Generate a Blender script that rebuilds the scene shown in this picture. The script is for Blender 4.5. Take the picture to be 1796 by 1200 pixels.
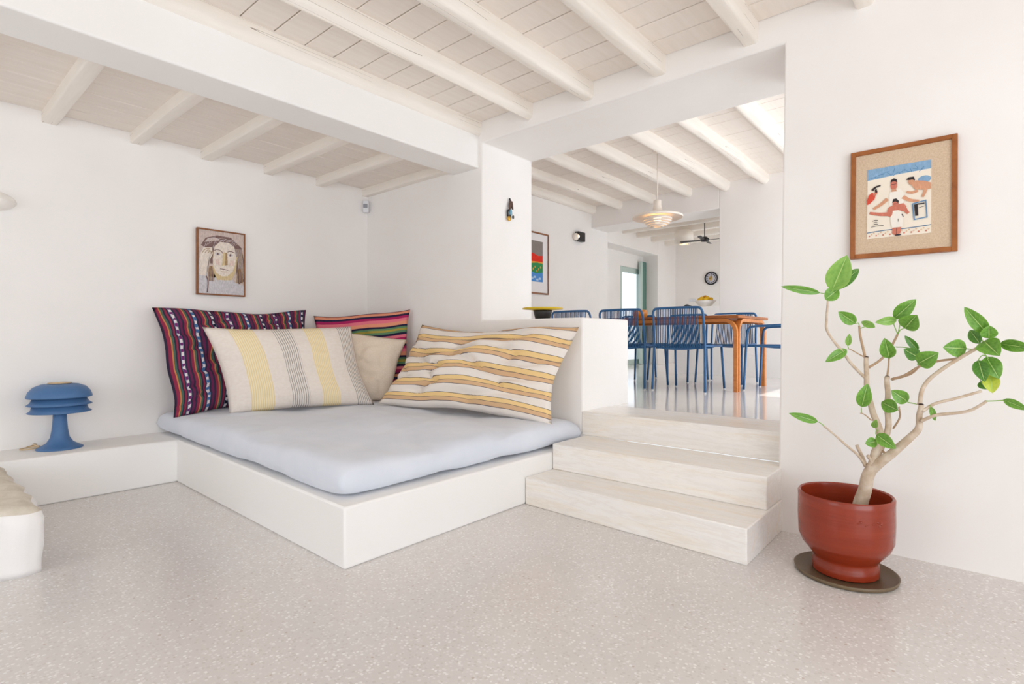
import bpy, bmesh, math, random
from mathutils import Vector, Matrix, noise
random.seed(7)
S = bpy.context.scene
for o in list(bpy.data.objects): bpy.data.objects.remove(o)
COL = S.collection
PI = math.pi

# ---------------------------------------------------------------- camera
FPX, CX, CY, HC = 948.0, 898.0, 593.0, 1.05
YAW = math.atan2(814, 948)
FW = Vector((math.cos(YAW), math.sin(YAW), 0)); RT = Vector((math.sin(YAW), -math.cos(YAW), 0)); CAMP = Vector((0, 0, HC))
cd = bpy.data.cameras.new('camera'); cam = bpy.data.objects.new('camera', cd); COL.objects.link(cam)
cam.location = CAMP; cam.rotation_euler = (PI/2, 0, YAW - PI/2)
cd.sensor_width = 36; cd.lens = 36*FPX/1796; cd.shift_x = 0; cd.shift_y = -(600-CY)/1796
cd.clip_start = 0.02
S.camera = cam
S.cycles.diffuse_bounces = 9; S.cycles.max_bounces = 14   # a white room: light goes round many times
# a pixel of the 1796x1200 photograph gives a direction; the plane it is met with gives the distance
def ray(x, y): return FW*FPX + RT*(x-CX) + Vector((0, 0, CY-y))
def onz(x, y, z): v = ray(x, y); return CAMP + v*((z-HC)/v.z)
def onx(x, y, X): v = ray(x, y); return CAMP + v*(X/v.x)
def ony(x, y, Y): v = ray(x, y); return CAMP + v*(Y/v.y)

# ---------------------------------------------------------------- world, sun, window light, exposure
w = bpy.data.worlds.new('world'); S.world = w; w.use_nodes = True
bg = w.node_tree.nodes['Background']; bg.inputs[0].default_value = (0.86, 0.93, 1.0, 1); bg.inputs[1].default_value = 2.2
def area(name, loc, rot, sx, sy, power, col):
    l = bpy.data.lights.new(name, 'AREA'); l.shape = 'RECTANGLE'; l.size = sx; l.size_y = sy; l.energy = power; l.color = col
    o = bpy.data.objects.new(name, l); COL.objects.link(o); o.location = loc; o.rotation_euler = rot; return o
# living room: daylight through the wide terrace opening behind the camera (light faces +Y) and one window in the left wall
area('daylight_terrace', (-0.7, -3.15, 1.25), (-PI/2, 0, PI), 4.4, 2.3, 122, (.87, 0.935, 1.0))
area('daylight_left_window', (-3.15, 2.4, 1.5), (0, -PI/2, 0), 1.3, 2.2, 25, (.87, 0.935, 1.0))
# dining room: daylight through its terrace door
area('daylight_dining', (6.05, -0.36, 1.55), (-PI/2, 0, PI), 1.55, 2.0, 64, (.87, 0.935, 1.0))
area('fill_kitchen', (9.8, 2.05, 1.9), (-PI/2, 0, PI), 1.0, 1.0, 26, (.90, 0.95, 1.0))  # added fill lamp for the kitchen; the side wall behind it has no opening
sl = bpy.data.lights.new('sun', 'SUN'); sl.energy = 5.5; sl.angle = 0.01; sl.color = (1, 0.96, 0.9)
so = bpy.data.objects.new('sun', sl); COL.objects.link(so)
so.rotation_euler = Vector((0.05, 0.94, -1.0)).to_track_quat('-Z', 'Y').to_euler()
S.view_settings.view_transform = 'Standard'; S.view_settings.look = 'None'; S.view_settings.gamma = 1
S.view_settings.use_curve_mapping = False; S.view_settings.exposure = -0.40

# ---------------------------------------------------------------- materials
M = {}
def lin(c):
    return tuple(((x/255)/12.92 if x/255 <= .04045 else ((x/255+.055)/1.055)**2.4) for x in c)
class NT:
    def __init__(s, name, rough=.6, spec=.4, color=(.8, .8, .8), **kw):
        m = bpy.data.materials.new(name); m.use_nodes = True; s.m = m; s.t = m.node_tree; s.b = s.t.nodes['Principled BSDF']
        s.b.inputs['Roughness'].default_value = rough; s.b.inputs['Specular IOR Level'].default_value = spec
        s.b.inputs['Base Color'].default_value = (*color, 1)
        for k, v in kw.items(): s.b.inputs[k.replace('_', ' ')].default_value = v
        M[name] = m
    def n(s, typ, **kw):
        n = s.t.nodes.new(typ)
        for k, v in kw.items(): setattr(n, k, v)
        return n
    def l(s, a, b): s.t.links.new(a, b)
    def co(s, kind='Object', scale=(1, 1, 1), rot=(0, 0, 0)):
        c = s.n('ShaderNodeTexCoord'); mp = s.n('ShaderNodeMapping'); mp.inputs['Scale'].default_value = scale; mp.inputs['Rotation'].default_value = rot
        s.l(c.outputs[kind], mp.inputs[0]); return mp.outputs[0]
    def noise(s, co, scale, detail=3, rough=.5, dist=0):
        n = s.n('ShaderNodeTexNoise'); n.inputs['Scale'].default_value = scale; n.inputs['Detail'].default_value = detail
        n.inputs['Roughness'].default_value = rough; n.inputs['Distortion'].default_value = dist; s.l(co, n.inputs['Vector']); return n.outputs['Fac']
    def ramp(s, fac, stops, mode='LINEAR'):
        r = s.n('ShaderNodeValToRGB'); cr = r.color_ramp; cr.interpolation = mode
        while len(cr.elements) < len(stops): cr.elements.new(.5)
        for e, (p, c) in zip(cr.elements, stops):
            e.position = p; e.color = (*c, 1) if len(c) == 3 else c
        s.l(fac, r.inputs[0]); return r.outputs[0]
    def math(s, op, a, b=None):
        n = s.n('ShaderNodeMath', operation=op)
        for i, v in enumerate((a, b)):
            if v is None: continue
            if isinstance(v, (int, float)): n.inputs[i].default_value = v
            else: s.l(v, n.inputs[i])
        return n.outputs[0]
    def mix(s, f, a, b, mode='MIX'):
        n = s.n('ShaderNodeMix', data_type='RGBA', blend_type=mode)
        for i, v in ((0, f), (6, a), (7, b)):
            if isinstance(v, (int, float)): n.inputs[i].default_value = v
            elif isinstance(v, tuple): n.inputs[i].default_value = (*v, 1)
            else: s.l(v, n.inputs[i])
        return n.outputs[2]
    def color(s, c): s.l(c, s.b.inputs['Base Color'])
    def bump(s, h, strength=.2, dist=.01):
        n = s.n('ShaderNodeBump'); n.inputs['Strength'].default_value = strength; n.inputs['Distance'].default_value = dist
        s.l(h, n.inputs['Height']); s.l(n.outputs[0], s.b.inputs['Normal'])
def simple(name, c, rough=.5, spec=.4, **kw):
    return NT(name, rough, spec, lin(c), **kw)

def plaster(name, c1, c2):
    t = NT(name, .75, .25); co = t.co()
    f = t.noise(co, 1.7, 4); t.color(t.ramp(f, [(.3, lin(c1)), (.75, lin(c2))]))
    h = t.math('ADD', t.noise(co, 3.0, 3), t.math('MULTIPLY', t.noise(co, 26, 3), .12)); t.bump(h, .22, .02)
plaster('plaster', (240, 237, 234), (245, 242, 240))
plaster('plaster_smooth', (243, 241, 239), (246, 245, 243))
def painted_wood(name, c1, c2, crack):
    t = NT(name, .55, .3); co = t.co()
    st = t.co('Object', (1.2, 14, 14)); base = t.ramp(t.noise(st, 2.0, 4), [(.3, lin(c1)), (.7, lin(c2))])
    if crack:
        cs = t.co('Object', (.10, 6, 6)); f = t.noise(cs, 3.0, 1, .4)
        line = t.math('LESS_THAN', t.math('ABSOLUTE', t.math('SUBTRACT', f, .5)), .0035)
        gate = t.math('GREATER_THAN', t.noise(co, .9, 1), .53)
        base = t.mix(t.math('MULTIPLY', line, gate), base, lin((120, 100, 84)))
    t.color(base); t.bump(t.noise(st, 3.0, 4), .25, .01)
painted_wood('rafter_paint', (240, 233, 224), (245, 239, 231), True)
painted_wood('board_paint', (236, 227, 218), (241, 233, 225), False)
simple('board_gap', (150, 130, 112), .9, .1)

t = NT('terrazzo', .22, .5); co = t.co()
v = t.n('ShaderNodeTexVoronoi'); v.inputs['Scale'].default_value = 80; t.l(co, v.inputs['Vector'])
vs = t.n('ShaderNodeSeparateColor'); t.l(v.outputs['Color'], vs.inputs[0])
chip = t.ramp(vs.outputs[0], [(0, lin((212, 207, 204))), (.25, lin((224, 220, 218))), (.55, lin((234, 231, 230))), (.85, lin((244, 243, 242))), (.99, lin((200, 188, 180)))], 'CONSTANT')
edge = t.math('LESS_THAN', v.outputs['Distance'], .42)
base = t.mix(edge, lin((221, 217, 215)), chip)
blot = t.ramp(t.noise(co, .9, 4), [(.3, (.93, .93, .93)), (.7, (1, 1, 1))])
t.color(t.mix(1.0, base, blot, 'MULTIPLY')); t.bump(t.noise(co, 2.2, 2), .08, .01)

def marble(name, scale):
    t = NT(name, .32, .4); co = t.co('Object', scale)
    a = t.noise(co, 1.6, 6, .6, .8); b = t.noise(co, 4.0, 5, .65, .4)
    base = t.ramp(a, [(.25, lin((236, 233, 230))), (.5, lin((244, 241, 237))), (.62, lin((242, 235, 225))), (.8, lin((245, 243, 240)))])
    vein = t.ramp(b, [(.44, (1, 1, 1)), (.5, (.9, .875, .85)), (.56, (1, 1, 1))])
    t.color(t.mix(.55, base, vein, 'MULTIPLY'))
marble('marble', (5.0, .8, 7.0))
t = NT('polished_floor', .10, .6); co = t.co()
t.color(t.ramp(t.noise(co, 1.3, 5), [(.3, lin((234, 230, 226))), (.7, lin((241, 238, 235)))])); t.bump(t.noise(co, 1.5, 2), .02, .02)

t = NT('rough_stone', .85, .2); co = t.co(); n1 = t.noise(co, 6, 6, .65)
g = t.n('ShaderNodeNewGeometry'); sx = t.n('ShaderNodeSeparateXYZ'); t.l(g.outputs['Normal'], sx.inputs[0])
t.color(t.ramp(n1, [(.3, lin((205, 196, 180))), (.55, lin((226, 219, 207))), (.75, lin((236, 232, 226)))])); t.bump(n1, .5, .02)
t = NT('whitewash', .8, .2, lin((243, 241, 240))); t.bump(t.noise(t.co(), 9, 5), .35, .02)

t = NT('blue_linen', .9, .1, **{'Sheen_Weight': .2}); co = t.co()
t.color(t.ramp(t.noise(co, 4, 4), [(.3, lin((214, 220, 231))), (.7, lin((222, 227, 237)))])); t.bump(t.noise(co, 420, 1), .1, .002)

def cloth_bump(t): t.bump(t.noise(t.co('UV', (1, 1, 1)), 260, 2), .18, .003)
t = NT('beige_linen', .92, .1); co = t.co('UV')
t.color(t.ramp(t.noise(co, 60, 3), [(.3, lin((229, 212, 192))), (.7, lin((238, 224, 207)))])); cloth_bump(t)
def uvsep(t):
    c = t.n('ShaderNodeTexCoord'); s = t.n('ShaderNodeSeparateXYZ'); t.l(c.outputs['UV'], s.inputs[0]); return s.outputs[0], s.outputs[1]
# cream cushion with bands of fine yellow and grey lines
t = NT('banded_linen', .92, .1); u, vv = uvsep(t)
K = (0, 0, 0); W1 = (1, 1, 1)
yb = t.ramp(u, [(0, K), (.135, W1), (.285, K), (.615, W1), (.745, K)], 'CONSTANT')
gb = t.ramp(u, [(0, K), (.405, W1), (.525, K), (.865, W1), (.975, K)], 'CONSTANT')
fy = t.math('GREATER_THAN', t.math('FRACT', t.math('MULTIPLY', u, 70)), .5)
fg = t.math('GREATER_THAN', t.math('FRACT', t.math('MULTIPLY', u, 66)), .74)
cream = t.ramp(t.noise(t.co('UV'), 40, 3), [(.3, lin((233, 222, 212))), (.7, lin((240, 231, 223)))])
c = t.mix(yb, cream, t.mix(fy, lin((243, 232, 206)), lin((239, 216, 160))))
c = t.mix(t.math('MULTIPLY', gb, fg), c, lin((118, 122, 124))); t.color(c); cloth_bump(t)
# cream cushion with ochre, tan and charcoal stripes
t = NT('striped_cotton', .92, .1); u, vv = uvsep(t)
p = t.math('FRACT', t.math('ADD', t.math('MULTIPLY', vv, 5.6), .12))
cr = lin((240, 232, 224)); ye = lin((243, 209, 148)); ta = lin((222, 184, 144)); dk = lin((104, 92, 96))
t.color(t.ramp(p, [(0, cr), (.44, dk), (.47, ta), (.68, dk), (.71, ye), (.945, dk), (.975, cr)], 'CONSTANT')); cloth_bump(t)
# multicolour woven cushion, stripes across
t = NT('woven_stripe', .92, .1); u, vv = uvsep(t)
p = t.math('FRACT', t.math('MULTIPLY', vv, 2.35))
pk = lin((226, 120, 136)); nv = lin((44, 40, 66)); gr = lin((96, 136, 100)); ol = lin((164, 150, 70)); mg = lin((172, 44, 96)); or_ = lin((226, 150, 120)); pu = lin((104, 44, 84))
t.color(t.ramp(p, [(0, pk), (.1, mg), (.18, nv), (.25, or_), (.33, pu), (.38, mg), (.46, pk), (.55, nv), (.62, gr), (.69, ol), (.76, gr), (.82, nv), (.88, or_)], 'CONSTANT')); cloth_bump(t)
# dark ikat cushion, stripes down with dashed white columns
t = NT('ikat', .92, .1); u, vv = uvsep(t)
q = t.math('MULTIPLY', u, 9.0); p = t.math('FRACT', q)
nv = lin((56, 50, 70)); mr = lin((146, 52, 78)); og = lin((204, 132, 78)); gn = lin((76, 104, 92)); sl_ = lin((92, 104, 140)); dm = lin((108, 46, 84))
base = t.ramp(p, [(0, nv), (.1, mr), (.24, og), (.30, gn), (.40, nv), (.47, mr), (.56, nv), (.62, sl_), (.80, nv), (.88, dm)], 'CONSTANT')
colm = t.ramp(p, [(0, K), (.65, W1), (.775, K)], 'CONSTANT')
which = t.math('FRACT', t.math('MULTIPLY', t.math('FLOOR', q), .3334))
cc = t.ramp(which, [(0, lin((120, 50, 110))), (.3, lin((70, 110, 160))), (.6, lin((30, 28, 44)))], 'CONSTANT')
dash = t.math('GREATER_THAN', t.math('FRACT', t.math('ADD', t.math('MULTIPLY', vv, 17), t.math('MULTIPLY', t.noise(t.co('UV'), 30, 2), .8))), .52)
c = t.mix(colm, base, t.mix(dash, cc, lin((226, 218, 218)))); t.color(c); cloth_bump(t)

simple('lamp_blue', (74, 114, 162), .45, .4); simple('chair_blue', (45, 98, 148), .4, .5); simple('cord_blue', (42, 92, 138), .7, .3)
simple('foot_plastic', (225, 230, 238), .4)
t = NT('pot_glaze', .24, .5); co = t.co('Object', (1, 1, 14))
t.color(t.ramp(t.noise(co, 2.5, 4), [(.3, lin((134, 45, 22))), (.7, lin((148, 54, 29)))])); t.bump(t.noise(co, 5, 3), .12, .006)
simple('soil', (66, 46, 36), .95, .1); simple('saucer_metal', (112, 94, 70), .45, .5)
t = NT('bark', .8, .2); co = t.co(); f = t.noise(co, 30, 5)
t.color(t.ramp(f, [(.3, lin((188, 166, 142))), (.55, lin((206, 188, 168))), (.75, lin((220, 206, 190)))])); t.bump(f, .4, .004)
simple('twig', (184, 156, 128), .8, .2); simple('bark_cut', (60, 44, 40), .9)
def leafmat(name, a, b):
    t = NT(name, .38, .45); u, vv = uvsep(t)
    d = t.math('ABSOLUTE', t.math('SUBTRACT', u, .5))
    f = t.math('ADD', t.math('MULTIPLY', t.noise(t.co('UV'), 5, 3), .7), t.math('MULTIPLY', d, .5))
    c = t.ramp(f, [(.25, lin(a)), (.65, lin(b))])
    mid = t.math('LESS_THAN', d, .022)
    sv = t.math('FRACT', t.math('SUBTRACT', t.math('MULTIPLY', vv, 7), t.math('MULTIPLY', d, 3)))
    side = t.math('MULTIPLY', t.math('LESS_THAN', sv, .1), .35)
    c = t.mix(side, c, lin((150, 190, 100))); c = t.mix(mid, c, lin((176, 204, 122))); t.color(c)
    t.b.inputs['Subsurface Weight'].default_value = 0
leafmat('leaf_green', (72, 126, 38), (120, 172, 64)); leafmat('leaf_dark', (56, 106, 40), (90, 146, 54))
leafmat('leaf_light', (104, 156, 62), (148, 190, 92)); leafmat('leaf_yellow', (172, 194, 52), (206, 216, 84))
def wood(name, a, b, sc=(3, 3, 22)):
    t = NT(name, .42, .4); co = t.co('Object', sc)
    t.color(t.ramp(t.noise(co, 3, 4, .6, .3), [(.3, lin(a)), (.7, lin(b))]))
wood('frame_wood', (140, 80, 36), (168, 102, 50), (5, 5, 5)); wood('frame_wood_dark', (120, 74, 42), (150, 96, 58), (5, 5, 5))
wood('table_wood', (196, 116, 52), (218, 142, 76), (8, 2, 8)); wood('table_wood_dark', (150, 84, 36), (176, 104, 48), (8, 2, 8))
t = NT('linen_mat', .95, .1); co = t.co('Object'); t.color(t.ramp(t.noise(co, 180, 3), [(.3, lin((201, 176, 150))), (.7, lin((219, 197, 172)))]))
for nm, c in dict(paper=(240, 230, 214), sea=(136, 172, 204), sea_dark=(92, 136, 178), skin=(214, 158, 126), skin_red=(206, 124, 104), ink=(60, 56, 62), hair=(52, 46, 48), ink_blue=(70, 110, 150),
                  white_paint=(240, 234, 224), red_paint=(214, 84, 66), sand=(222, 192, 160), portrait_bg=(206, 188, 180), portrait_skin=(230, 218, 206), portrait_brown=(128, 102, 98), portrait_ochre=(214, 192, 150),
                  portrait_shade=(170, 140, 104), portrait_pink=(226, 202, 192), portrait_grey=(206, 202, 206), art_grey=(142, 134, 128), art_red=(226, 52, 34), art_orange=(236, 158, 60), art_green=(52, 144, 84), art_blue=(84, 146, 214), art_pale=(176, 204, 232),
                  mat_white=(238, 236, 236)).items():
    t = NT(nm, .7, .2, lin(c))
    if nm.split('_')[0] in ('portrait', 'sea', 'art', 'skin'):      # brushed paint: streaky variation of the same colour
        f = t.noise(t.co('Object', (34, 34, 13), (0, .6, 0)), 3.0, 4, .6, .8); k = .78 if nm.startswith('portrait') else .88
        t.color(t.ramp(f, [(.3, tuple(x*k for x in lin(c))), (.55, lin(c)), (.75, tuple(min(.9, x*1.16+.02) for x in lin(c)))]))
simple('yellow_enamel', (214, 184, 40), .35, .5); simple('black_enamel', (34, 34, 36), .4, .5); simple('black_metal', (26, 26, 28), .4, .5)
simple('white_plastic', (226, 228, 234), .4, .4); simple('grey_plastic', (150, 152, 160), .4, .4); simple('white_ceramic', (240, 236, 230), .3, .5)
simple('lamp_white', (242, 234, 224), .4, .4); simple('lemon', (232, 186, 28), .5, .4); simple('lemon_shade', (206, 140, 24), .5, .4)  # the second lemon colour is a deeper orange yellow, for the topmost lemon
simple('pale_green_paint', (196, 212, 206), .5, .4); simple('green_paint', (96, 134, 124), .5, .4); simple('orange_glaze', (204, 128, 40), .3, .5)
simple('brass', (196, 150, 60), .35, .5, Metallic=.8); simple('bead_blue', (110, 170, 196), .15, .6); simple('brown_leather', (96, 74, 66), .8, .2)
simple('cable', (210, 186, 150), .5, .3); simple('clock_face', (196, 196, 206), .5, .3); simple('clock_gold', (206, 172, 96), .5, .3); simple('black_cord', (40, 38, 40), .6, .3)
NT('bulb_glow', .5, .3, (1, .8, .5), Emission_Color=(1, .62, .28, 1), Emission_Strength=6.0)
t = NT('glass', .02, .5, (1, 1, 1), Transmission_Weight=1.0, IOR=1.05)

# ---------------------------------------------------------------- mesh helpers
def tag(o, label=None, cat=None, group=None, kind=None):
    for k, v in (('label', label), ('category', cat), ('group', group), ('kind', kind)):
        if v: o[k] = v
    return o
def obj(name, bm, mats, parent=None, smooth=False, loc=None, bevel=0, seg=2):
    me = bpy.data.meshes.new(name); bmesh.ops.recalc_face_normals(bm, faces=bm.faces); bm.to_mesh(me); bm.free()
    for m in (mats if isinstance(mats, (list, tuple)) else [mats]): me.materials.append(M[m])
    if smooth:
        for p in me.polygons: p.use_smooth = True
    o = bpy.data.objects.new(name, me); COL.objects.link(o)
    if parent: o.parent = parent
    if loc is not None: o.location = loc
    if bevel:
        b = o.modifiers.new('bevel', 'BEVEL'); b.width = bevel; b.segments = seg; b.limit_method = 'ANGLE'; b.angle_limit = math.radians(40); b.harden_normals = False
        for p in me.polygons: p.use_smooth = True
        try: me.set_sharp_from_angle(angle=math.radians(50))
        except Exception: pass
        if seg < 2:
            for p in me.polygons: p.use_smooth = False
    return o
def empty(name, loc=(0, 0, 0), rz=0, label=None, cat=None, group=None):
    o = bpy.data.objects.new(name, None); COL.objects.link(o); o.location = loc; o.rotation_euler = (0, 0, rz); o.empty_display_size = .1
    return tag(o, label, cat, group)
def copy_tree(o, parent=None):
    c = o.copy(); COL.objects.link(c); c.parent = parent
    for ch in list(o.children): copy_tree(ch, c)
    return c
def box(bm, x0, x1, y0, y1, z0, z1, mi=0):
    v = [bm.verts.new((x, y, z)) for x in (x0, x1) for y in (y0, y1) for z in (z0, z1)]
    for f in ((0, 1, 3, 2), (4, 6, 7, 5), (0, 4, 5, 1), (2, 3, 7, 6), (0, 2, 6, 4), (1, 5, 7, 3)):
        bm.faces.new([v[i] for i in f]).material_index = mi
    return v
def boxo(name, d, mat, parent=None, bevel=0, seg=2):
    bm = bmesh.new(); box(bm, *d); return obj(name, bm, mat, parent, bevel=bevel, seg=seg)
def prism(bm, pts, z0, z1, mi=0):
    a = [bm.verts.new((p[0], p[1], z0 if len(p) < 3 else p[2])) for p in pts]
    b = [bm.verts.new((p[0], p[1], z1 if len(p) < 4 else p[3])) for p in pts]
    n = len(pts); bm.faces.new(a[::-1]).material_index = mi; bm.faces.new(b).material_index = mi
    for i in range(n): bm.faces.new((a[i], a[(i+1) % n], b[(i+1) % n], b[i])).material_index = mi
def lathe(bm, prof, c=(0, 0, 0), n=32, mi=0, closed=False):
    rings = []
    for r, z in prof:
        if r < 1e-5: rings.append([bm.verts.new((c[0], c[1], c[2]+z))])
        else: rings.append([bm.verts.new((c[0]+r*math.cos(2*PI*i/n), c[1]+r*math.sin(2*PI*i/n), c[2]+z)) for i in range(n)])
    pairs = list(zip(rings, rings[1:])) + ([(rings[-1], rings[0])] if closed else [])
    for a, b in pairs:
        for i in range(n):
            j = (i+1) % n
            if len(a) == 1 and len(b) == 1: continue
            if len(a) == 1: f = (a[0], b[i], b[j])
            elif len(b) == 1: f = (a[i], a[j], b[0])
            else: f = (a[i], a[j], b[j], b[i])
            bm.faces.new(f).material_index = mi
def smoothpath(pts, k=4):
    P = [Vector(p) for p in pts]; out = []
    for i in range(len(P)-1):
        p0 = P[max(i-1, 0)]; p1 = P[i]; p2 = P[i+1]; p3 = P[min(i+2, len(P)-1)]
        for j in range(k):
            t = j/k
            out.append(.5*((2*p1)+(p2-p0)*t+(2*p0-5*p1+4*p2-p3)*t*t+(3*p1-p0-3*p2+p3)*t**3))
    return out+[P[-1]]
def tube(bm, pts, r, n=8, mi=0, caps=True):
    P = [Vector(p) for p in pts]; rs = r if isinstance(r, (list, tuple)) else None
    rings = []; up = None
    for i, p in enumerate(P):
        d = (P[min(i+1, len(P)-1)]-P[max(i-1, 0)])
        d = d.normalized() if d.length > 1e-9 else Vector((0, 0, 1))
        if up is None:
            up = d.orthogonal().normalized()
        up = (up - d*up.dot(d)); up = up.normalized() if up.length > 1e-6 else d.orthogonal().normalized()
        s = d.cross(up)
        if rs: f = i/(len(P)-1)*(len(rs)-1); a = int(min(f, len(rs)-2)) if len(rs) > 1 else 0; rr = rs[a]+(rs[a+1]-rs[a])*(f-a)
        else: rr = r
        rings.append([bm.verts.new(p+(up*math.cos(2*PI*k/n)+s*math.sin(2*PI*k/n))*rr) for k in range(n)])
    for a, b in zip(rings, rings[1:]):
        for k in range(n): bm.faces.new((a[k], a[(k+1) % n], b[(k+1) % n], b[k])).material_index = mi
    if caps:
        bm.faces.new(rings[0][::-1]).material_index = mi; bm.faces.new(rings[-1]).material_index = mi
def ribbon(bm, pts, wdir, w, th, mi=0):
    """sweep a w x th rectangle along pts; wdir is the constant width direction"""
    P = [Vector(p) for p in pts]; wd = Vector(wdir).normalized(); rings = []
    for i, p in enumerate(P):
        d = (P[min(i+1, len(P)-1)]-P[max(i-1, 0)]).normalized(); nn = d.cross(wd).normalized()
        rings.append([bm.verts.new(p+wd*a*w/2+nn*b*th/2) for a, b in ((-1, -1), (1, -1), (1, 1), (-1, 1))])
    for a, b in zip(rings, rings[1:]):
        for k in range(4): bm.faces.new((a[k], a[(k+1) % 4], b[(k+1) % 4], b[k])).material_index = mi
    bm.faces.new(rings[0][::-1]).material_index = mi; bm.faces.new(rings[-1]).material_index = mi
def ellipsoid(bm, c, r, n=12, m=8, mi=0):
    lathe_pts = [(math.sin(PI*i/m), -math.cos(PI*i/m)) for i in range(m+1)]
    st = len(bm.verts); lathe(bm, [(max(a, 0), b) for a, b in lathe_pts], n=n, mi=mi); bm.verts.ensure_lookup_table()
    for v in bm.verts[st:]: v.co = Vector((c[0]+v.co.x*r[0], c[1]+v.co.y*r[1], c[2]+v.co.z*r[2]))
def structure(name, bm, mat, label=None, bevel=0, seg=3, parent=None):
    o = obj(name, bm, mat, parent, bevel=bevel, seg=seg)
    if not parent: tag(o, label, None, None, 'structure')
    return o

# ---------------------------------------------------------------- the setting
XW, XB, YA, YD, Z3, ZC = 3.34, 4.03, 4.886, 4.93, 0.513, 2.90
YL, YH, YR = 3.21, 2.19, 0.825          # pillar end, half-wall end, right jamb
bm = bmesh.new(); box(bm, -3.2, 3.6, -3.2, 5.1, -.2, 0); structure('floor', bm, 'terrazzo', 'pale grey terrazzo floor of the living room')
bm = bmesh.new(); box(bm, 3.78, 11.3, -.4, 7.0, .25, Z3); structure('floor', bm, 'polished_floor', 'polished light floor of the raised dining room')
# back wall of the bed alcove
bm = bmesh.new(); box(bm, -3.4, XB, YA, YA+.3, -.2, 3.3); structure('wall_back', bm, 'plaster', 'white plaster wall behind the daybed and blue lamp')
# partition wall with opening, half wall and pillar
bm = bmesh.new()
def lean(y, z): return XW-.15*max(0, 1-z/2.73) if y <= YR+1e-6 else XW
def yzwall(polys):
    cache = {}
    def vt(y, z, back):
        k = (round(y, 4), round(z, 4), back)
        if k not in cache: cache[k] = bm.verts.new((XB if back else lean(y, z), y, z))
        return cache[k]
    from collections import Counter
    cnt = Counter()
    for p in polys:
        bm.faces.new([vt(y, z, 0) for y, z in p]); bm.faces.new([vt(y, z, 1) for y, z in p][::-1])
        for a, b in zip(p, p[1:]+p[:1]): cnt[frozenset((a, b))] += 1
    for p in polys:
        for a, b in zip(p, p[1:]+p[:1]):
            if cnt[frozenset((a, b))] == 1: bm.faces.new((vt(*a, 0), vt(*b, 0), vt(*b, 1), vt(*a, 1)))
T = 3.4; ZO = 2.725
yzwall([[(-3.3, -.1), (YR, -.1), (YR, ZO), (-3.3, ZO)], [(-3.3, ZO), (YR, ZO), (YR, T), (-3.3, T)],
        [(YR, ZO), (YL, ZO), (YL, T), (YR, T)], [(YL, ZO), (YA+.1, ZO), (YA+.1, T), (YL, T)],
        [(YL, 1.202), (YA+.1, 1.202), (YA+.1, ZO), (YL, ZO)], [(YH, -.1), (YL, -.1), (YL, 1.202), (YH, 1.202)], [(YL, -.1), (YA+.1, -.1), (YA+.1, 1.202), (YL, 1.202)]])
structure('wall_right', bm, 'plaster', 'thick white plaster partition wall with the wide opening to the dining room', bevel=.012)
# walls out of view that close the living room; the light comes in through their openings
bm = bmesh.new(); box(bm, -3.4, -2.92, -3.4, -3.2, -.2, 3.3); box(bm, 1.52, 3.4, -3.4, -3.2, -.2, 3.3); box(bm, -2.92, 1.52, -3.4, -3.2, 2.45, 3.3)
structure('wall_front', bm, 'plaster', 'white plaster wall with the wide terrace opening')
bm = bmesh.new(); box(bm, -3.4, -3.2, -3.4, 1.28, -.2, 3.3); box(bm, -3.4, -3.2, 3.52, 5.1, -.2, 3.3); box(bm, -3.4, -3.2, 1.28, 3.52, -.2, .8); box(bm, -3.4, -3.2, 1.28, 3.52, 2.2, 3.3)
structure('wall_left', bm, 'plaster', 'white plaster wall with one window opening')

def rafter_bm(x0, x1, w, h, seed, n=26, wob=.008, round_=.3):
    """a hewn rafter along x, centred on y=0, from z=0 (bottom) to z=h"""
    bm = bmesh.new(); rings = []
    c = round_*min(w, h)
    prof = [(-w/2, h), (-w/2, c), (-w/2+c*.3, c*.3), (-w/2+c, 0), (w/2-c, 0), (w/2-c*.3, c*.3), (w/2, c), (w/2, h)]
    for i in range(n+1):
        x = x0+(x1-x0)*i/n; r = []
        for k, (a, b) in enumerate(prof):
            d = noise.noise(Vector((x*1.3, k*.9+seed*3.1, seed)))*wob; e = noise.noise(Vector((x*.8+9, k*.35, seed*2.)))*wob
            lift = noise.noise(Vector((x*.7, seed*7.7, 0)))*wob
            r.append(bm.verts.new((x, a+d*(1 if a > 0 else -1)+lift, b+(e if b < h else 0))))
        rings.append(r)
    for a, b in zip(rings, rings[1:]):
        for k in range(len(prof)): bm.faces.new((a[k], a[(k+1) % len(prof)], b[(k+1) % len(prof)], b[k]))
    bm.faces.new(rings[0]); bm.faces.new(rings[-1][::-1])
    return bm
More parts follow.
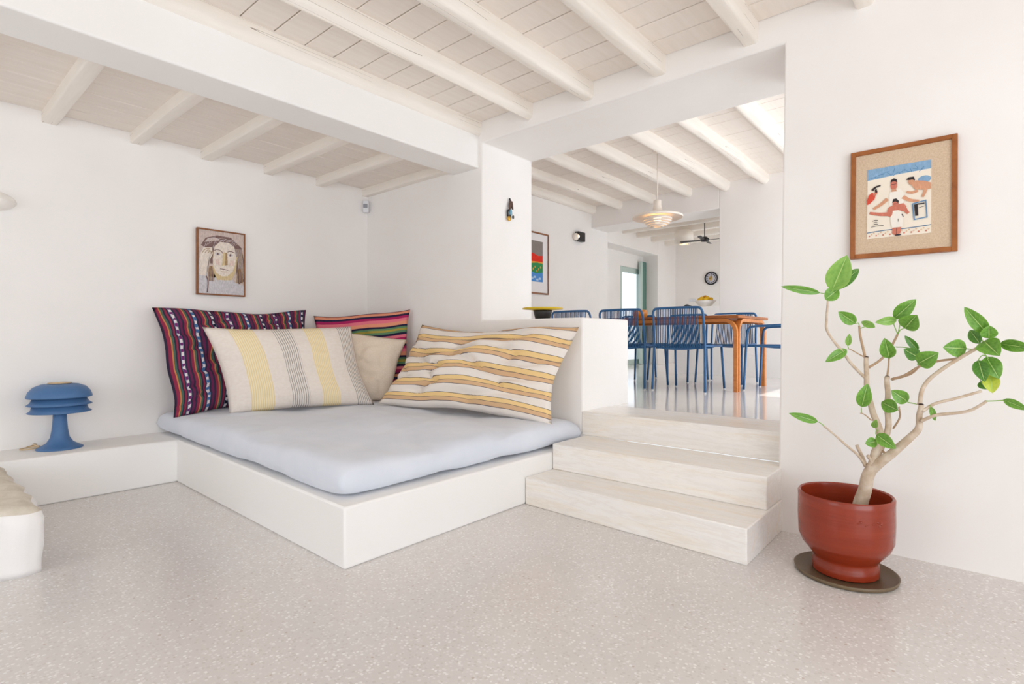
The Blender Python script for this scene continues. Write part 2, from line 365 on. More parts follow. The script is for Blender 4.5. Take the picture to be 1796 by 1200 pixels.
def boards(parent, along, a0, a1, b0, b1, z, width, gap=.004, bev=.003, phase=0):
    """ceiling boards of 2 cm with open joints; along = axis the boards run on, b = the axis they are laid side by side on"""
    k = b1-phase; first = None
    meshes = {}
    while k > b0+.02:
        lo = max(b0, k-width); wd = k-lo-gap
        key = round(wd, 3)
        if key not in meshes:
            bm = bmesh.new(); c = bev
            L = a1-a0
            pr = [(-wd/2, .02), (-wd/2, c), (-wd/2+c, 0), (wd/2-c, 0), (wd/2, c), (wd/2, .02)]
            if along == 'y': A = [bm.verts.new((q, -L/2, h)) for q, h in pr]; B = [bm.verts.new((q, L/2, h)) for q, h in pr]
            else: A = [bm.verts.new((-L/2, q, h)) for q, h in pr]; B = [bm.verts.new((L/2, q, h)) for q, h in pr]
            n = len(pr)
            for i in range(n): bm.faces.new((A[i], A[(i+1) % n], B[(i+1) % n], B[i]))
            bm.faces.new(A[::-1]); bm.faces.new(B)
            bmesh.ops.recalc_face_normals(bm, faces=bm.faces)
            me = bpy.data.meshes.new('board'); bm.to_mesh(me); bm.free(); me.materials.append(M['board_paint']); meshes[key] = me
        o = bpy.data.objects.new('board', meshes[key]); COL.objects.link(o); o.parent = parent
        m = (k+lo)/2; dz = random.uniform(-.0015, .0015)
        o.location = (m, (a0+a1)/2, z+dz) if along == 'y' else ((a0+a1)/2, m, z+dz)
        k = lo
def add_rafter(parent, bm, loc, rz=0, mat='rafter_paint'):
    o = obj('rafter', bm, mat, parent, smooth=True); o.location = loc; o.rotation_euler = (0, 0, rz)
    try: o.data.set_sharp_from_angle(angle=math.radians(55))
    except Exception: pass
    return o
# living-room ceiling
bm = bmesh.new(); box(bm, -3.3, 3.5, -3.3, 3.45, ZC+.022, ZC+.2)
cl = structure('ceiling', bm, 'board_gap', 'white painted board ceiling with rafters over the living room')
boards(cl, 'y', -3.2, 3.3, -3.2, XW+.0, ZC, .2, gap=.007, bev=.004)
for i, (yc, wd) in enumerate([(2.69, .085), (2.14, .095), (1.586, .085), (1.012, .085), (.44, .085), (-.13, .09), (-.7, .085), (-1.27, .09), (-1.84, .085), (-2.41, .09)]):
    add_rafter(cl, rafter_bm(-3.2, 3.36, wd, .125, i+1, round_=.55 if i == 0 else .2), (0, yc, 2.778))
add_rafter(cl, rafter_bm(-3.2, 3.36, .14, .13, 40, wob=.012, round_=.5), (0, 3.285, 2.772))   # log lying on the plaster beam
# plaster beam between room and alcove
bm = bmesh.new(); box(bm, -3.3, XW+.05, 3.243, 3.558, 2.511, 2.79)
structure('trim_1', bm, 'plaster_smooth', 'deep white plaster beam between living room and bed alcove', bevel=.012)
bm = bmesh.new(); box(bm, -3.3, XW+.05, 3.36, 3.558, 2.79, 3.1); structure('trim_2', bm, 'plaster', 'plaster above the deep white beam')
# alcove ceiling
ZA = 2.615
bm = bmesh.new(); box(bm, -3.3, XW+.05, 3.5, YA+.1, ZA+.022, ZA+.2)
ca = structure('ceiling', bm, 'board_gap', 'low board ceiling with joists over the daybed alcove')
boards(ca, 'x', -3.2, XW, 3.5, YA, ZA, .195, gap=.005, bev=.005)
for i, (xc, wd) in enumerate([(-2.3, .085), (-1.8, .085), (-1.3, .085), (-.8, .085), (-.27, .08), (.24, .08), (.755, .085), (1.267, .08), (1.765, .09), (2.285, .085), (2.795, .085), (3.31, .07)]):
    add_rafter(ca, rafter_bm(0, 1.40, wd, .085, i+20, 12, .004, .12), (xc, 3.5, 2.537), PI/2)
# dining-room shell
ZD = 3.26
bm = bmesh.new(); box(bm, XB-.2, 7.9, -.45, 5.1, ZD+.022, ZD+.2)
cdn = structure('ceiling', bm, 'board_gap', 'white board ceiling with rafters over the dining table')
boards(cdn, 'y', -.4, YD, XB-.1, 7.8, ZD, .2)
for i, yc in enumerate([4.90, 4.40, 3.82, 3.25, 2.70, 2.185, 1.635, 1.1, .55, 0]):
    add_rafter(cdn, rafter_bm(XB-.1, 7.82, .12, .125, i+60, wob=.014, round_=.4), (0, yc, 3.138))
bm = bmesh.new()          # left wall of dining room and kitchen with the deep doorway
for d in [(XB-.1, 8.34, 2.90-3.1, 3.4), (10.32, 11.4, -.2, 3.4), (8.34, 10.32, 2.74, 3.4)]: box(bm, d[0], d[1], YD, YD+.34, d[2], d[3])
structure('wall_dining_left', bm, 'plaster', 'white wall behind the dining table with the deep doorway', bevel=.01)
bm = bmesh.new()          # far wall: solid right part, header over the kitchen opening
box(bm, 7.8, 8.34, -.4, 2.79, 0, 3.4); box(bm, 7.8, 8.34, 2.79, YD+.02, 2.905, 3.4)
structure('wall_dining_far', bm, 'plaster', 'white far wall of the dining room with the kitchen opening', bevel=.01)
bm = bmesh.new(); box(bm, 7.8, 8.2, 2.78, 3.46, .3, 1.511); structure('wall_kitchen_counter', bm, 'plaster_smooth', 'low white counter wall between dining room and kitchen', bevel=.01)
bm = bmesh.new(); box(bm, XB-.1, 5.19, -.55, -.4, 0, 3.4); box(bm, 6.85, 8.34, -.55, -.4, 0, 3.4); box(bm, 5.19, 6.85, -.55, -.4, 2.76, 3.4)
structure('wall_dining_right', bm, 'plaster', 'white dining-room wall with the terrace door opening')
bm = bmesh.new(); box(bm, 11.174, 11.4, 1.5, 5.4, -.2, 3.4); structure('wall_kitchen', bm, 'plaster', 'white kitchen wall with the round clock')
bm = bmesh.new(); box(bm, 8.34, 11.3, 1.8, 2.0, -.2, 3.4); structure('wall_kitchen_side', bm, 'plaster', 'white side wall of the kitchen')
bm = bmesh.new(); box(bm, 8.2, 11.3, 1.9, 5.0, 3.07, 3.3); ck = structure('ceiling', bm, 'board_paint', 'kitchen ceiling with painted beams')
for i, xc in enumerate([8.9, 9.47, 10.06, 10.68]):
    add_rafter(ck, rafter_bm(0, 2.95, .12, .11, i+90, 12, .006, .2), (xc, 1.98, 2.972), PI/2)
# deep doorway: outer door
bm = bmesh.new()
box(bm, 8.2, 9.38, 5.27, 5.42, .2, 3.0); box(bm, 9.38, 10.5, 5.27, 5.42, 2.47, 3.0); box(bm, 10.33, 10.5, 5.27, 5.42, .2, 2.47)
structure('wall_doorway', bm, 'plaster', 'white wall around the glazed outer door')
bm = bmesh.new(); box(bm, 11.0, 11.2, 5.42, 7.0, .2, .9); structure('wall_terrace', bm, 'plaster', 'low white terrace wall outside the glazed door')
d1 = empty('door_1', (9.38, 5.30, Z3)); tag(d1, 'glazed outer door with pale green frame in the deep doorway', None, None, 'structure')
DH = 1.957
bm = bmesh.new()
box(bm, 0, .13, 0, .07, 0, DH); box(bm, .84, .95, 0, .07, 0, DH); box(bm, .13, .84, 0, .07, DH-.10, DH); box(bm, .13, .84, 0, .07, 0, .10)
obj('door_frame', bm, 'pale_green_paint', d1, bevel=.004, seg=1)
boxo('pane', (.13, .84, .03, .036, .10, DH-.10), 'glass', d1)
bm = bmesh.new(); tube(bm, [(.09, -.01, .95), (.09, -.05, .95), (.16, -.05, .95)], .008, 6); obj('door_handle', bm, 'black_metal', d1, True)
d2 = empty('door_2', (10.07, 5.20, Z3)); tag(d2, 'grey green wooden shutter standing open beside the glazed door', None, None, 'structure')
bm = bmesh.new(); box(bm, .05, .23, -.02, .03, .01, 2.10); obj('shutter_leaf', bm, 'green_paint', d2, bevel=.004, seg=1)
bm = bmesh.new(); box(bm, 0, .05, -.03, .03, .01, 2.10); obj('shutter_stile', bm, 'pale_green_paint', d2, bevel=.004, seg=1)

# ---------------------------------------------------------------- marble steps
stp = empty('marble_steps', (2.9, 1.5, 0), label='three white marble steps rising from the terrazzo to the dining room', cat='steps')
def step(pts, z0, z1):
    bm = bmesh.new(); prism(bm, [(x-2.9, y-1.5) for x, y in pts], z0, z1); return obj('step', bm, 'marble', stp, bevel=.006, seg=2)
step([(2.645, 2.16), (2.59, .80), (XW-.002, .80), (XW-.002, 2.16)], 0, .17)
step([(2.933, 2.16), (2.932, .808), (XW-.002, .808), (XW-.002, 2.16)], .17, .341)
step([(XW-.005, YH), (XW-.005, .827), (3.78, .827), (3.78, YH)], .341, Z3)
# threshold slab seam continues as the polished floor

# ---------------------------------------------------------------- platform and bench
pf = bmesh.new()
prism(pf, [(1.402, 4.44, 0, .305), (1.358, 2.164, 0, .283), (XW, 2.166, 0, .283), (XW, YA, 0, .305), (1.40, YA, 0, .305)], 0, .28)
o = obj('daybed_platform', pf, 'plaster_smooth', bevel=.010, seg=2); tag(o, 'white plastered built-in daybed platform under the pale blue mattress', 'platform')
bm = bmesh.new(); prism(bm, [(1.41, 4.43), (1.41, YA), (-3.2, YA), (-3.2, 4.47)], 0, .306)
o = obj('wall_bench', bm, 'plaster_smooth', bevel=.010, seg=2); tag(o, 'low white plaster ledge along the wall carrying the blue lamp', 'ledge')

# rough stone block at the left edge
bm = bmesh.new(); bmesh.ops.create_grid(bm, x_segments=40, y_segments=40, size=.5)
for v in bm.verts:
    a, b = v.co.x*2, v.co.y*2
    n = noise.fractal(Vector((a*1.5, b*1.5, 3.3)), 1.0, 2.0, 4)
    e = max(abs(a), abs(b))
    v.co = Vector((-.02+a*.49+(noise.noise(Vector((b*4, 1.7, 0)))*.03 if e > .9 else 0), 3.78+b*.60+(noise.noise(Vector((a*4, 7.7, 0)))*.03 if e > .9 else 0), .305+n*.016-(.03*max(0, (e-.88)/.12)**2)))
ret = bmesh.ops.extrude_face_region(bm, geom=list(bm.faces)); nv_ = [g for g in ret['geom'] if isinstance(g, bmesh.types.BMVert)]
for v in nv_: v.co.z = 0
bm.normal_update()
stone = empty('stone_block', (-.02, 3.78, 0), label='rough hewn stone seat with whitewashed sides at the left edge', cat='stone')
top = [f for f in bm.faces]
me_b = bmesh.new()
side_faces = [f for f in bm.faces if abs(f.normal.z) < .35]
for f in bm.faces: f.material_index = 1 if f in set(side_faces) else 0
# subdivide the sides for relief
es = list({e for f in side_faces for e in f.edges if abs(e.verts[0].co.z-e.verts[1].co.z) > .1})
bmesh.ops.subdivide_edges(bm, edges=es, cuts=8, use_grid_fill=True)
for v in bm.verts:
    if .005 < v.co.z < .25:
        d = Vector((v.co.x+.02, v.co.y-3.78, 0)).normalized(); q = v.co.z
        v.co += d*(noise.fractal(v.co*5, 1.0, 2.0, 4)*.018+.012*math.sin(q/.3*PI))
    v.co -= Vector((-.02, 3.78, 0))
me_b.free()
o = obj('stone_top', bm, ['rough_stone', 'whitewash'], stone, smooth=True); o.name = 'stone_body'

# ---------------------------------------------------------------- soft things
def pillow(name, bl, br, tr, tl, nrm, T, mat, pinch=.06, p=2.6, e=.55, nu=44, nv=30, wr=.012, seed=0, back=.6, sag=0, label=None, cat='cushion', wf=3.0, nz=.25):
    bl, br, tr, tl = map(Vector, (bl, br, tr, tl)); nrm = Vector(nrm).normalized()
    bm = bmesh.new(); uvl = bm.loops.layers.uv.new('UVMap'); org = (bl+br)/2
    def pos(i, j, side):
        u, v = i/nu, j/nv; a, b = 2*u-1, 2*v-1
        a2 = a*(1-pinch*(1-b*b)); b2 = b*(1-pinch*(1-a*a)); U, V = (a2+1)/2, (b2+1)/2
        q = bl*(1-U)*(1-V)+br*U*(1-V)+tr*U*V+tl*(1-U)*V
        h = max(0, (1-abs(a)**p)*(1-abs(b)**p))**e
        n1 = noise.fractal(Vector((u*wf*1.4, v*wf, seed*5.1)), 1.0, 2.0, 4)
        cr = abs(noise.noise(Vector((u*wf*.9+seed, v*wf*2.2, seed*2.3))))
        edge = max(abs(a), abs(b))
        rad = math.atan2(b, a)
        tuck = math.sin(rad*26+seed)*.5*max(0, (edge-.78)/.22)*(h)
        off = (h*T*(1+nz*n1) - wr*2.2*max(0, .16-cr)/.16*(h**.6) + wr*.5*tuck)*(1 if side > 0 else -back)
        wob = Vector((0, 0, 1))*(noise.noise(Vector((u*2.6, v*1.6, seed+9.)))*wr*1.6)
        wob += (br-bl).normalized()*noise.noise(Vector((u*1.5, v*3.2, seed+19.)))*wr*1.1
        return q+nrm*off+wob-Vector((0, 0, sag*(1-a*a)*(V)))-org
    grid = {}
    for side in (1, -1):
        for i in range(nu+1):
            for j in range(nv+1):
                if i in (0, nu) or j in (0, nv):
                    if (i, j, 1) in grid: grid[i, j, side] = grid[i, j, 1]; continue
                grid[i, j, side] = bm.verts.new(pos(i, j, side))
        for i in range(nu):
            for j in range(nv):
                q = [(i, j), (i+1, j), (i+1, j+1), (i, j+1)]
                if side < 0: q = q[::-1]
                f = bm.faces.new([grid[x, y, side] for x, y in q])
                for lp, (x, y) in zip(f.loops, q): lp[uvl].uv = (x/nu, y/nv)
    o = obj(name, bm, mat, smooth=True, loc=org)
    if label: tag(o, label, cat, 'cushions on the daybed')
    return o
# mattress
bm_o = pillow('mattress', (1.385, 2.235, .358), (3.33, 2.185, .358), (3.33, 4.878, .38), (1.40, 4.878, .388), (0, 0, 1), .10, 'blue_linen', pinch=.0, p=30, e=.40, nu=150, nv=170, wr=.007, seed=3, back=.68, wf=2.2)
tag(bm_o, 'pale blue linen floor mattress lying on the white platform', 'mattress')

# cushions: corners from the photograph met with the mattress, the walls and each other
pillow('cushion', (1.40, 4.50, .46), (2.64, 4.66, .47), (2.60, 4.80, 1.305), (1.345, 4.79, 1.285), (0, -1, .25), .12, 'ikat', pinch=.06, seed=1, wr=.026, label='large dark multicolour ikat cushion with dashed stripes against the back wall')
pillow('cushion', (2.72, 4.70, .47), (3.25, 4.10, .60), (3.29, 4.10, 1.335), (2.68, 4.80, 1.27), (-.55, -.8, .1), .07, 'woven_stripe', pinch=.07, seed=2, wr=.014, label='pink, green and navy striped woven cushion in the corner')
pillow('cushion', (2.56, 4.46, .47), (3.00, 4.06, .47), (3.215, 4.07, 1.04), (2.62, 4.60, 1.13), (-.6, -.8, .25), .10, 'beige_linen', pinch=.05, seed=4, label='plain beige linen cushion between the banded and striped ones')
pillow('cushion', (1.735, 4.35, .46), (2.79, 3.98, .465), (2.735, 4.25, 1.155), (1.585, 4.47, 1.135), (-.2, -1, .25), .14, 'banded_linen', pinch=.07, seed=5, wr=.006, nz=.09, label='cream cushion with vertical bands of fine yellow and grey lines')
pillow('cushion', (2.77, 3.90, .485), (3.05, 2.27, .445), (3.285, 2.18, 1.145), (3.19, 3.82, 1.15), (-1, -.1, .45), .16, 'striped_cotton', pinch=.075, seed=6, wr=.030, sag=.03, label='long cream cushion with ochre, tan and charcoal horizontal stripes at right')

# ---------------------------------------------------------------- blue mushroom lamp
c = ony(105, 783, 4.695); lp = empty('table_lamp', (c.x, 4.695, .306), label='blue metal mushroom table lamp with three stacked shades on the ledge', cat='lamp')
bm = bmesh.new(); lathe(bm, [(0, 0), (.125, 0), (.126, .006), (.105, .018), (.072, .04), (.052, .075), (.043, .13), (.038, .2), (.036, .27), (0, .27)], n=40); obj('base', bm, 'lamp_blue', lp, True)
for k, (z, r, h, ri) in enumerate([(.245, .172, .055, .125), (.295, .176, .055, .12)]):
    bm = bmesh.new(); lathe(bm, [(ri, z+h), (ri+.02, z+h-.006), (r-.02, z+.018), (r, z+.002), (r-.004, z), (r-.02, z+.010), (ri-.004, z+h-.006)], n=48, closed=True); obj('shade_ring', bm, 'lamp_blue', lp, True)
bm = bmesh.new(); z = .345; lathe(bm, [(.066, z+.092), (.10, z+.088), (.14, z+.07), (.165, z+.04), (.176, z+.008), (.174, z), (.168, z+.004), (.158, z+.036), (.135, z+.062), (.098, z+.080), (.066, z+.086)], n=48, closed=True); obj('shade_cap', bm, 'lamp_blue', lp, True)
bm = bmesh.new(); lathe(bm, [(0, z+.094), (.064, z+.094), (.066, z+.098), (0, z+.10)], n=32); obj('vent', bm, 'cable', lp, True)
bm = bmesh.new(); ellipsoid(bm, (0, 0, .31), (.03, .03, .035)); obj('bulb', bm, 'bulb_glow', lp, True)
pl = bpy.data.lights.new('lamp_light', 'POINT'); pl.energy = 3.0; pl.color = (1, .66, .36); pl.shadow_soft_size = .03
po = bpy.data.objects.new('lamp_light', pl); COL.objects.link(po); po.parent = lp; po.location = (0, 0, .262)
bm = bmesh.new(); pts = [(-.05, .08, .01), (-.12, .12, .012), (-.19, .09, .01), (-.17, .03, .012), (-.10, .05, .014), (-.12, .11, .03), (-.10, .15, .02), (-.15, .13, .012), (-.09, .10, .016)]
tube(bm, smoothpath(pts, 5), .0045, 6); obj('cable', bm, 'cable', lp, True)

# ---------------------------------------------------------------- pictures
def frame(root, w, h, fw, dep, mat):
    """frame bars round a w x h rectangle standing on local x (width) and z (height), front towards -y"""
    for (x0, x1, z0, z1) in ((-w/2, -w/2+fw, 0, h), (w/2-fw, w/2, 0, h), (-w/2+fw, w/2-fw, 0, fw), (-w/2+fw, w/2-fw, h-fw, h)):
        boxo('frame_bar', (x0, x1, -dep, 0, z0, z1), mat, root, bevel=.002, seg=1)
class Flat:
    """flat paint shapes on a picture, 0.4 mm apart, all in one mesh"""
    def __init__(s, w, h, y0): s.bm = bmesh.new(); s.w = w; s.h = h; s.y = y0; s.mats = []
    def mi(s, m):
        if m not in s.mats: s.mats.append(m)
        return s.mats.index(m)
    def P(s, u, v): return (-s.w/2+u*s.w, s.y, v*s.h)
    def poly(s, m, pts):
        s.y -= .00006
        vs = [s.bm.verts.new(s.P(u, v)) for u, v in pts]
        f = s.bm.faces.new(vs); f.material_index = s.mi(m)
        bmesh.ops.triangulate(s.bm, faces=[f])
    def ell(s, m, cu, cv, ru, rv, n=18, a0=0):
        s.poly(m, [(cu+ru*math.cos(2*PI*i/n+a0), cv+rv*math.sin(2*PI*i/n+a0)) for i in range(n)])
    def line(s, m, pts, wd, wd2=None):
        pts = [p for p in smoothpath([(u*s.w, v*s.h, 0) for u, v in pts], 4)]; s.y -= .00006; wd2 = wd if wd2 is None else wd2; L = []; R = []
        for i, p in enumerate(pts):
            d = (pts[min(i+1, len(pts)-1)]-pts[max(i-1, 0)]).normalized(); n = Vector((-d.y, d.x, 0)); q = (wd+(wd2-wd)*i/(len(pts)-1))/2
            L.append(s.bm.verts.new((-s.w/2+p.x+n.x*q, s.y, p.y+n.y*q))); R.append(s.bm.verts.new((-s.w/2+p.x-n.x*q, s.y, p.y-n.y*q)))
        for i in range(len(pts)-1): s.bm.faces.new((L[i], L[i+1], R[i+1], R[i])).material_index = s.mi(m)
    def build(s, name, parent): return obj(name, s.bm, s.mats, parent)

# portrait on the back wall
a = ony(343, 516, 4.85); b = ony(428, 410, 4.85); pw = b.x-a.x; ph = b.z-a.z
pic = empty('framed_picture', ((a.x+b.x)/2+.012, YA-.002, a.z), label='small framed painting of a pale face with dark hair above the daybed', cat='picture')
frame(pic, pw, ph, .012, .035, 'frame_wood_dark')
cw, ch = pw-.024, ph-.024
cv = boxo('canvas', (-cw/2, cw/2, -.028, -.004, .012, ph-.012), 'portrait_bg', pic)
fl = Flat(cw, ch, -.0285)
fl.poly('portrait_brown', [(.05, .78), (.15, .9), (.4, .96), (.7, .95), (.95, .8), (1, .6), (1, .25), (.88, .2), (.8, .5), (.25, .5), (.2, .72)])
fl.poly('portrait_bg', [(.12, .83), (.2, .9), (.4, .92), (.45, .88), (.3, .86)])
for k in range(16): fl.line('portrait_bg' if k % 2 else 'portrait_grey', [(.12+k*.045, .74+.03*(k % 4)), (.2+k*.045, .88+.01*(k % 3)), (.36+k*.04, .93-.012*(k % 5))], .0025)
for k in range(9): fl.line(('portrait_bg', 'portrait_grey', 'portrait_ochre')[k % 3], [(.86+.018*k, .25+.04*(k % 3)), (.87+.014*k, .5), (.80+.018*k, .78)], .0025)
fl.poly('portrait_grey', [(0, 0), (0, .55), (.12, .62), (.2, .3), (.35, .28), (.4, .36), (.62, .36), (.8, .22), (1, .18), (1, 0)])
fl.poly('portrait_ochre', [(.3, .4), (.4, .24), (.72, .26), (.82, .42), (.85, .65), (.3, .65)])
fl.poly('portrait_skin', [(.3, .62), (.31, .46), (.38, .36), (.5, .31), (.62, .32), (.74, .4), (.8, .52), (.82, .66), (.78, .8), (.66, .86), (.46, .86), (.34, .78)])
fl.poly('portrait_pink', [(.66, .48), (.76, .5), (.78, .58), (.68, .58)]); fl.poly('portrait_pink', [(.36, .5), (.46, .48), (.45, .58), (.36, .58)])
fl.poly('portrait_grey', [(.42, .25), (.66, .25), (.7, .05), (.38, .05)])
fl.poly('portrait_ochre', [(.53, .70), (.6, .70), (.6, .5), (.5, .48)]); fl.poly('portrait_shade', [(.58, .70), (.62, .69), (.63, .5), (.57, .49)])
fl.line('portrait_brown', [(.33, .71), (.4, .735), (.49, .71), (.52, .68)], .006); fl.line('portrait_brown', [(.62, .71), (.7, .725), (.79, .71)], .006)
for u in (.41, .69):
    fl.ell('portrait_grey', u, .665, .055, .022); fl.ell('portrait_brown', u, .665, .022, .02)
fl.line('portrait_brown', [(.46, .43), (.55, .425), (.64, .415)], .006); fl.line('portrait_shade', [(.48, .39), (.56, .385), (.62, .39)], .004)
fl.poly('portrait_skin', [(.02, .3), (.02, .62), (.1, .74), (.28, .76), (.3, .66), (.2, .5), (.16, .3)])
for k in range(4): fl.line('portrait_shade', [(.08+.055*k, .66), (.14+.055*k, .72-.01*k), (.24+.02*k, .74-.05*k)], .005)
for u in (.26, .9):
    for k in range(5): fl.line('portrait_brown' if k % 2 else 'portrait_shade', [(u-.06+.03*k, .22), (u-.05+.025*k, .36), (u-.02+.01*k, .46)], .007)
fl.line('portrait_brown', [(.18, .04), (.2, .2), (.16, .3)], .009)
fl.build('painted_shapes', cv)

# beach picture on the right wall (it follows the wall's slight batter)
zc_ = 1.73; bat = math.atan(.15/2.73)
XP = lean(0, zc_)
a = onx(1493, 457, XP); b = onx(1680, 235, XP); pw = abs(a.y-b.y); ph = b.z-a.z
pic2 = empty('framed_picture', (lean(0, a.z)-.003, (a.y+b.y)/2, a.z), -PI/2, label='wood framed beach painting in a wide linen mat on the right wall', cat='picture')
pic2.rotation_euler = (Matrix.Rotation(bat, 3, 'Y') @ Matrix.Rotation(-PI/2, 3, 'Z')).to_euler()
frame(pic2, pw, ph, .022, .028, 'frame_wood')
boxo('mat_board', (-pw/2+.022, pw/2-.022, -.018, -.003, .022, ph-.022), 'linen_mat', pic2)
# artwork corners (fractions of the frame): u .19-.78, v .175-.81
aw, ah = pw*.60, ph*.64
art = boxo('artwork', (-aw/2, aw/2, -.021, -.018, 0, ah), 'paper', pic2); art.location = (-.012, 0, ph*.175)
fl = Flat(aw, ah, -.0213)
fl.poly('sea', [(0, .84), (0, 1), (1, 1), (1, .88), (.5, .87)]); 
for k in range(9): fl.line('sea_dark', [(.02+.1*k, .86+.02*(k % 4)), (.1+.1*k, .875+.025*(k % 3)), (.2+.08*k, .87+.03*(k % 4))], .0022)
fl.ell('sea', .9, .745, .1, .05)
fl.line('ink_blue', [(0, .085), (.3, .10), (.6, .095), (1, .11)], .004)
for k in range(26): fl.ell('sand' if k % 3 else 'skin_red', .04+.037*k, .035+.02*((k*7) % 3), .014, .012, 8)
# standing man in white with outstretched arms
fl.poly('white_paint', [(.36, .62), (.44, .66), (.54, .65), (.6, .58), (.58, .42), (.36, .44)])
fl.ell('skin_red', .43, .72, .055, .07); fl.poly('hair', [(.375, .75), (.385, .80), (.43, .82), (.475, .80), (.485, .75), (.45, .775), (.40, .775)]); fl.line('ink', [(.39, .735), (.47, .735)], .002)
fl.poly('skin', [(.4, .67), (.46, .67), (.48, .63), (.39, .63)])
fl.line('skin', [(.33, .54), (.22, .47), (.1, .42)], .018, .012); fl.line('skin', [(.57, .54), (.68, .48), (.82, .45)], .018, .012)
# front figure
fl.poly('white_paint', [(.38, .36), (.54, .37), (.58, .22), (.57, .12), (.4, .12), (.38, .22)])
fl.line('skin_red', [(.36, .32), (.2, .335), (.04, .37)], .02, .012); fl.ell('skin_red', .37, .35, .045, .07); fl.poly('skin_red', [(.36, .42), (.44, .44), (.58, .45), (.63, .4), (.6, .33), (.5, .36), (.4, .36)])
fl.line('skin_red', [(.58, .4), (.62, .34), (.66, .3)], .02, .012)
fl.ell('skin_red', .46, .45, .05, .06); fl.poly('hair', [(.405, .47), (.42, .525), (.47, .53), (.51, .49), (.5, .46), (.45, .49)]); fl.line('ink', [(.42, .455), (.5, .455)], .002)
fl.poly('skin_red', [(.41, .12), (.41, .04), (.47, .0), (.54, .04), (.55, .12)]); fl.line('ink', [(.48, .12), (.475, .02)], .002); fl.ell('ink', .5, .015, .05, .012)
fl.line('ink', [(.5, .2), (.5, .24)], .002); fl.line('ink', [(.56, .3), (.58, .26)], .004)
# swimmer at right, woman at left
fl.poly('skin', [(.68, .71), (.78, .74), (.9, .72), (1, .68), (1, .60), (.86, .60), (.76, .62)]); fl.ell('skin', .7, .745, .05, .05)
fl.poly('hair', [(.62, .77), (.66, .80), (.74, .80), (.76, .74), (.72, .76), (.66, .76)]); fl.line('skin', [(.8, .6), (.72, .58), (.63, .6)], .014, .01); fl.line('skin', [(.92, .6), (.9, .55), (.87, .5)], .014, .01)
fl.poly('red_paint', [(.0, .56), (.02, .62), (.08, .66), (.14, .62), (.12, .56), (.04, .5), (0, .49)]); fl.line('skin_red', [(.1, .62), (.14, .64), (.15, .68)], .012)
fl.line('hair', [(.08, .69), (.14, .73), (.22, .745)], .012, .006); fl.line('hair', [(.14, .7), (.15, .65)], .008)
# blue chair and scribbled signature
fl.line('sea_dark', [(.71, .42), (.93, .45)], .005); fl.line('sea_dark', [(.72, .42), (.75, .2)], .005); fl.line('sea_dark', [(.92, .45), (.94, .21)], .005); fl.line('sea_dark', [(.74, .2), (.94, .22)], .005)
fl.poly('hair', [(.745, .41), (.80, .415), (.81, .25), (.765, .25)]); fl.line('ink', [(.8, .41), (.9, .41)], .006); fl.line('ink', [(.82, .36), (.9, .37)], .002)
for k, (u0, u1) in enumerate([(.09, .18), (.11, .17), (.10, .18), (.07, .27)]): fl.line('ink', [(u0, .245-.028*k), ((u0+u1)/2, .255-.028*k), (u1, .25-.028*k)], .0025)
fl.build('painted_shapes', art)

# tall picture in the dining room
a = ony(960, 412, YD); pic3 = empty('framed_picture', (a.x-.42, YD-.002, 1.70), label='tall framed colour print in a white mat behind the pillar', cat='picture')
frame(pic3, .84, .91, .022, .03, 'frame_wood_dark'); boxo('mat_board', (-.398, .398, -.018, -.003, .022, .888), 'mat_white', pic3)
art3 = boxo('artwork', (-.275, .275, -.021, -.018, 0, .6), 'art_grey', pic3); art3.location = (0, 0, .18)
fl = Flat(.55, .6, -.0213)
fl.poly('art_red', [(0, .46), (0, .66), (.3, .62), (.55, .7), (.8, .64), (1, .66), (1, .46)]); fl.poly('art_orange', [(0, .25), (0, .5), (.5, .49), (1, .5), (1, .3)])
fl.poly('art_green', [(.3, .2), (.5, .44), (.75, .47), (1, .46), (1, .16)]); fl.poly('art_blue', [(0, .05), (0, .22), (.4, .26), (.7, .2), (1, .24), (1, 0), (.3, 0)])
for k in range(8): fl.ell('art_pale', .1+.11*k, .05+.03*(k % 3), .06, .03, 9, k)
for k in range(6): fl.ell('art_orange', .5+.08*k, .26+.05*(k % 3), .025, .03, 7, k)
fl.build('painted_shapes', art3)

# ---------------------------------------------------------------- small wall things
sn = empty('motion_sensor', (3.288, 4.836, 2.36), -PI/4, label='small white motion sensor in the alcove corner under the ceiling', cat='sensor')
bm = bmesh.new(); box(bm, -.03, .03, -.02, .03, 0, .125); obj('housing', bm, 'white_plastic', sn, bevel=.012, seg=3)
bm = bmesh.new(); box(bm, -.022, .022, -.026, -.018, .045, .085); obj('lens', bm, 'grey_plastic', sn, bevel=.004)
wl = empty('wall_light', (.43, YA-.005, 1.93), label='white dome wall light cut by the left edge', cat='lamp')
bm = bmesh.new(); ellipsoid(bm, (0, 0, .02), (.155, .10, .068), 28, 14); obj('shade', bm, 'white_ceramic', wl, True)
bm = bmesh.new(); box(bm, -.03, .03, -.02, 0, -.02, .06); obj('wall_plate', bm, 'white_ceramic', wl, bevel=.004)
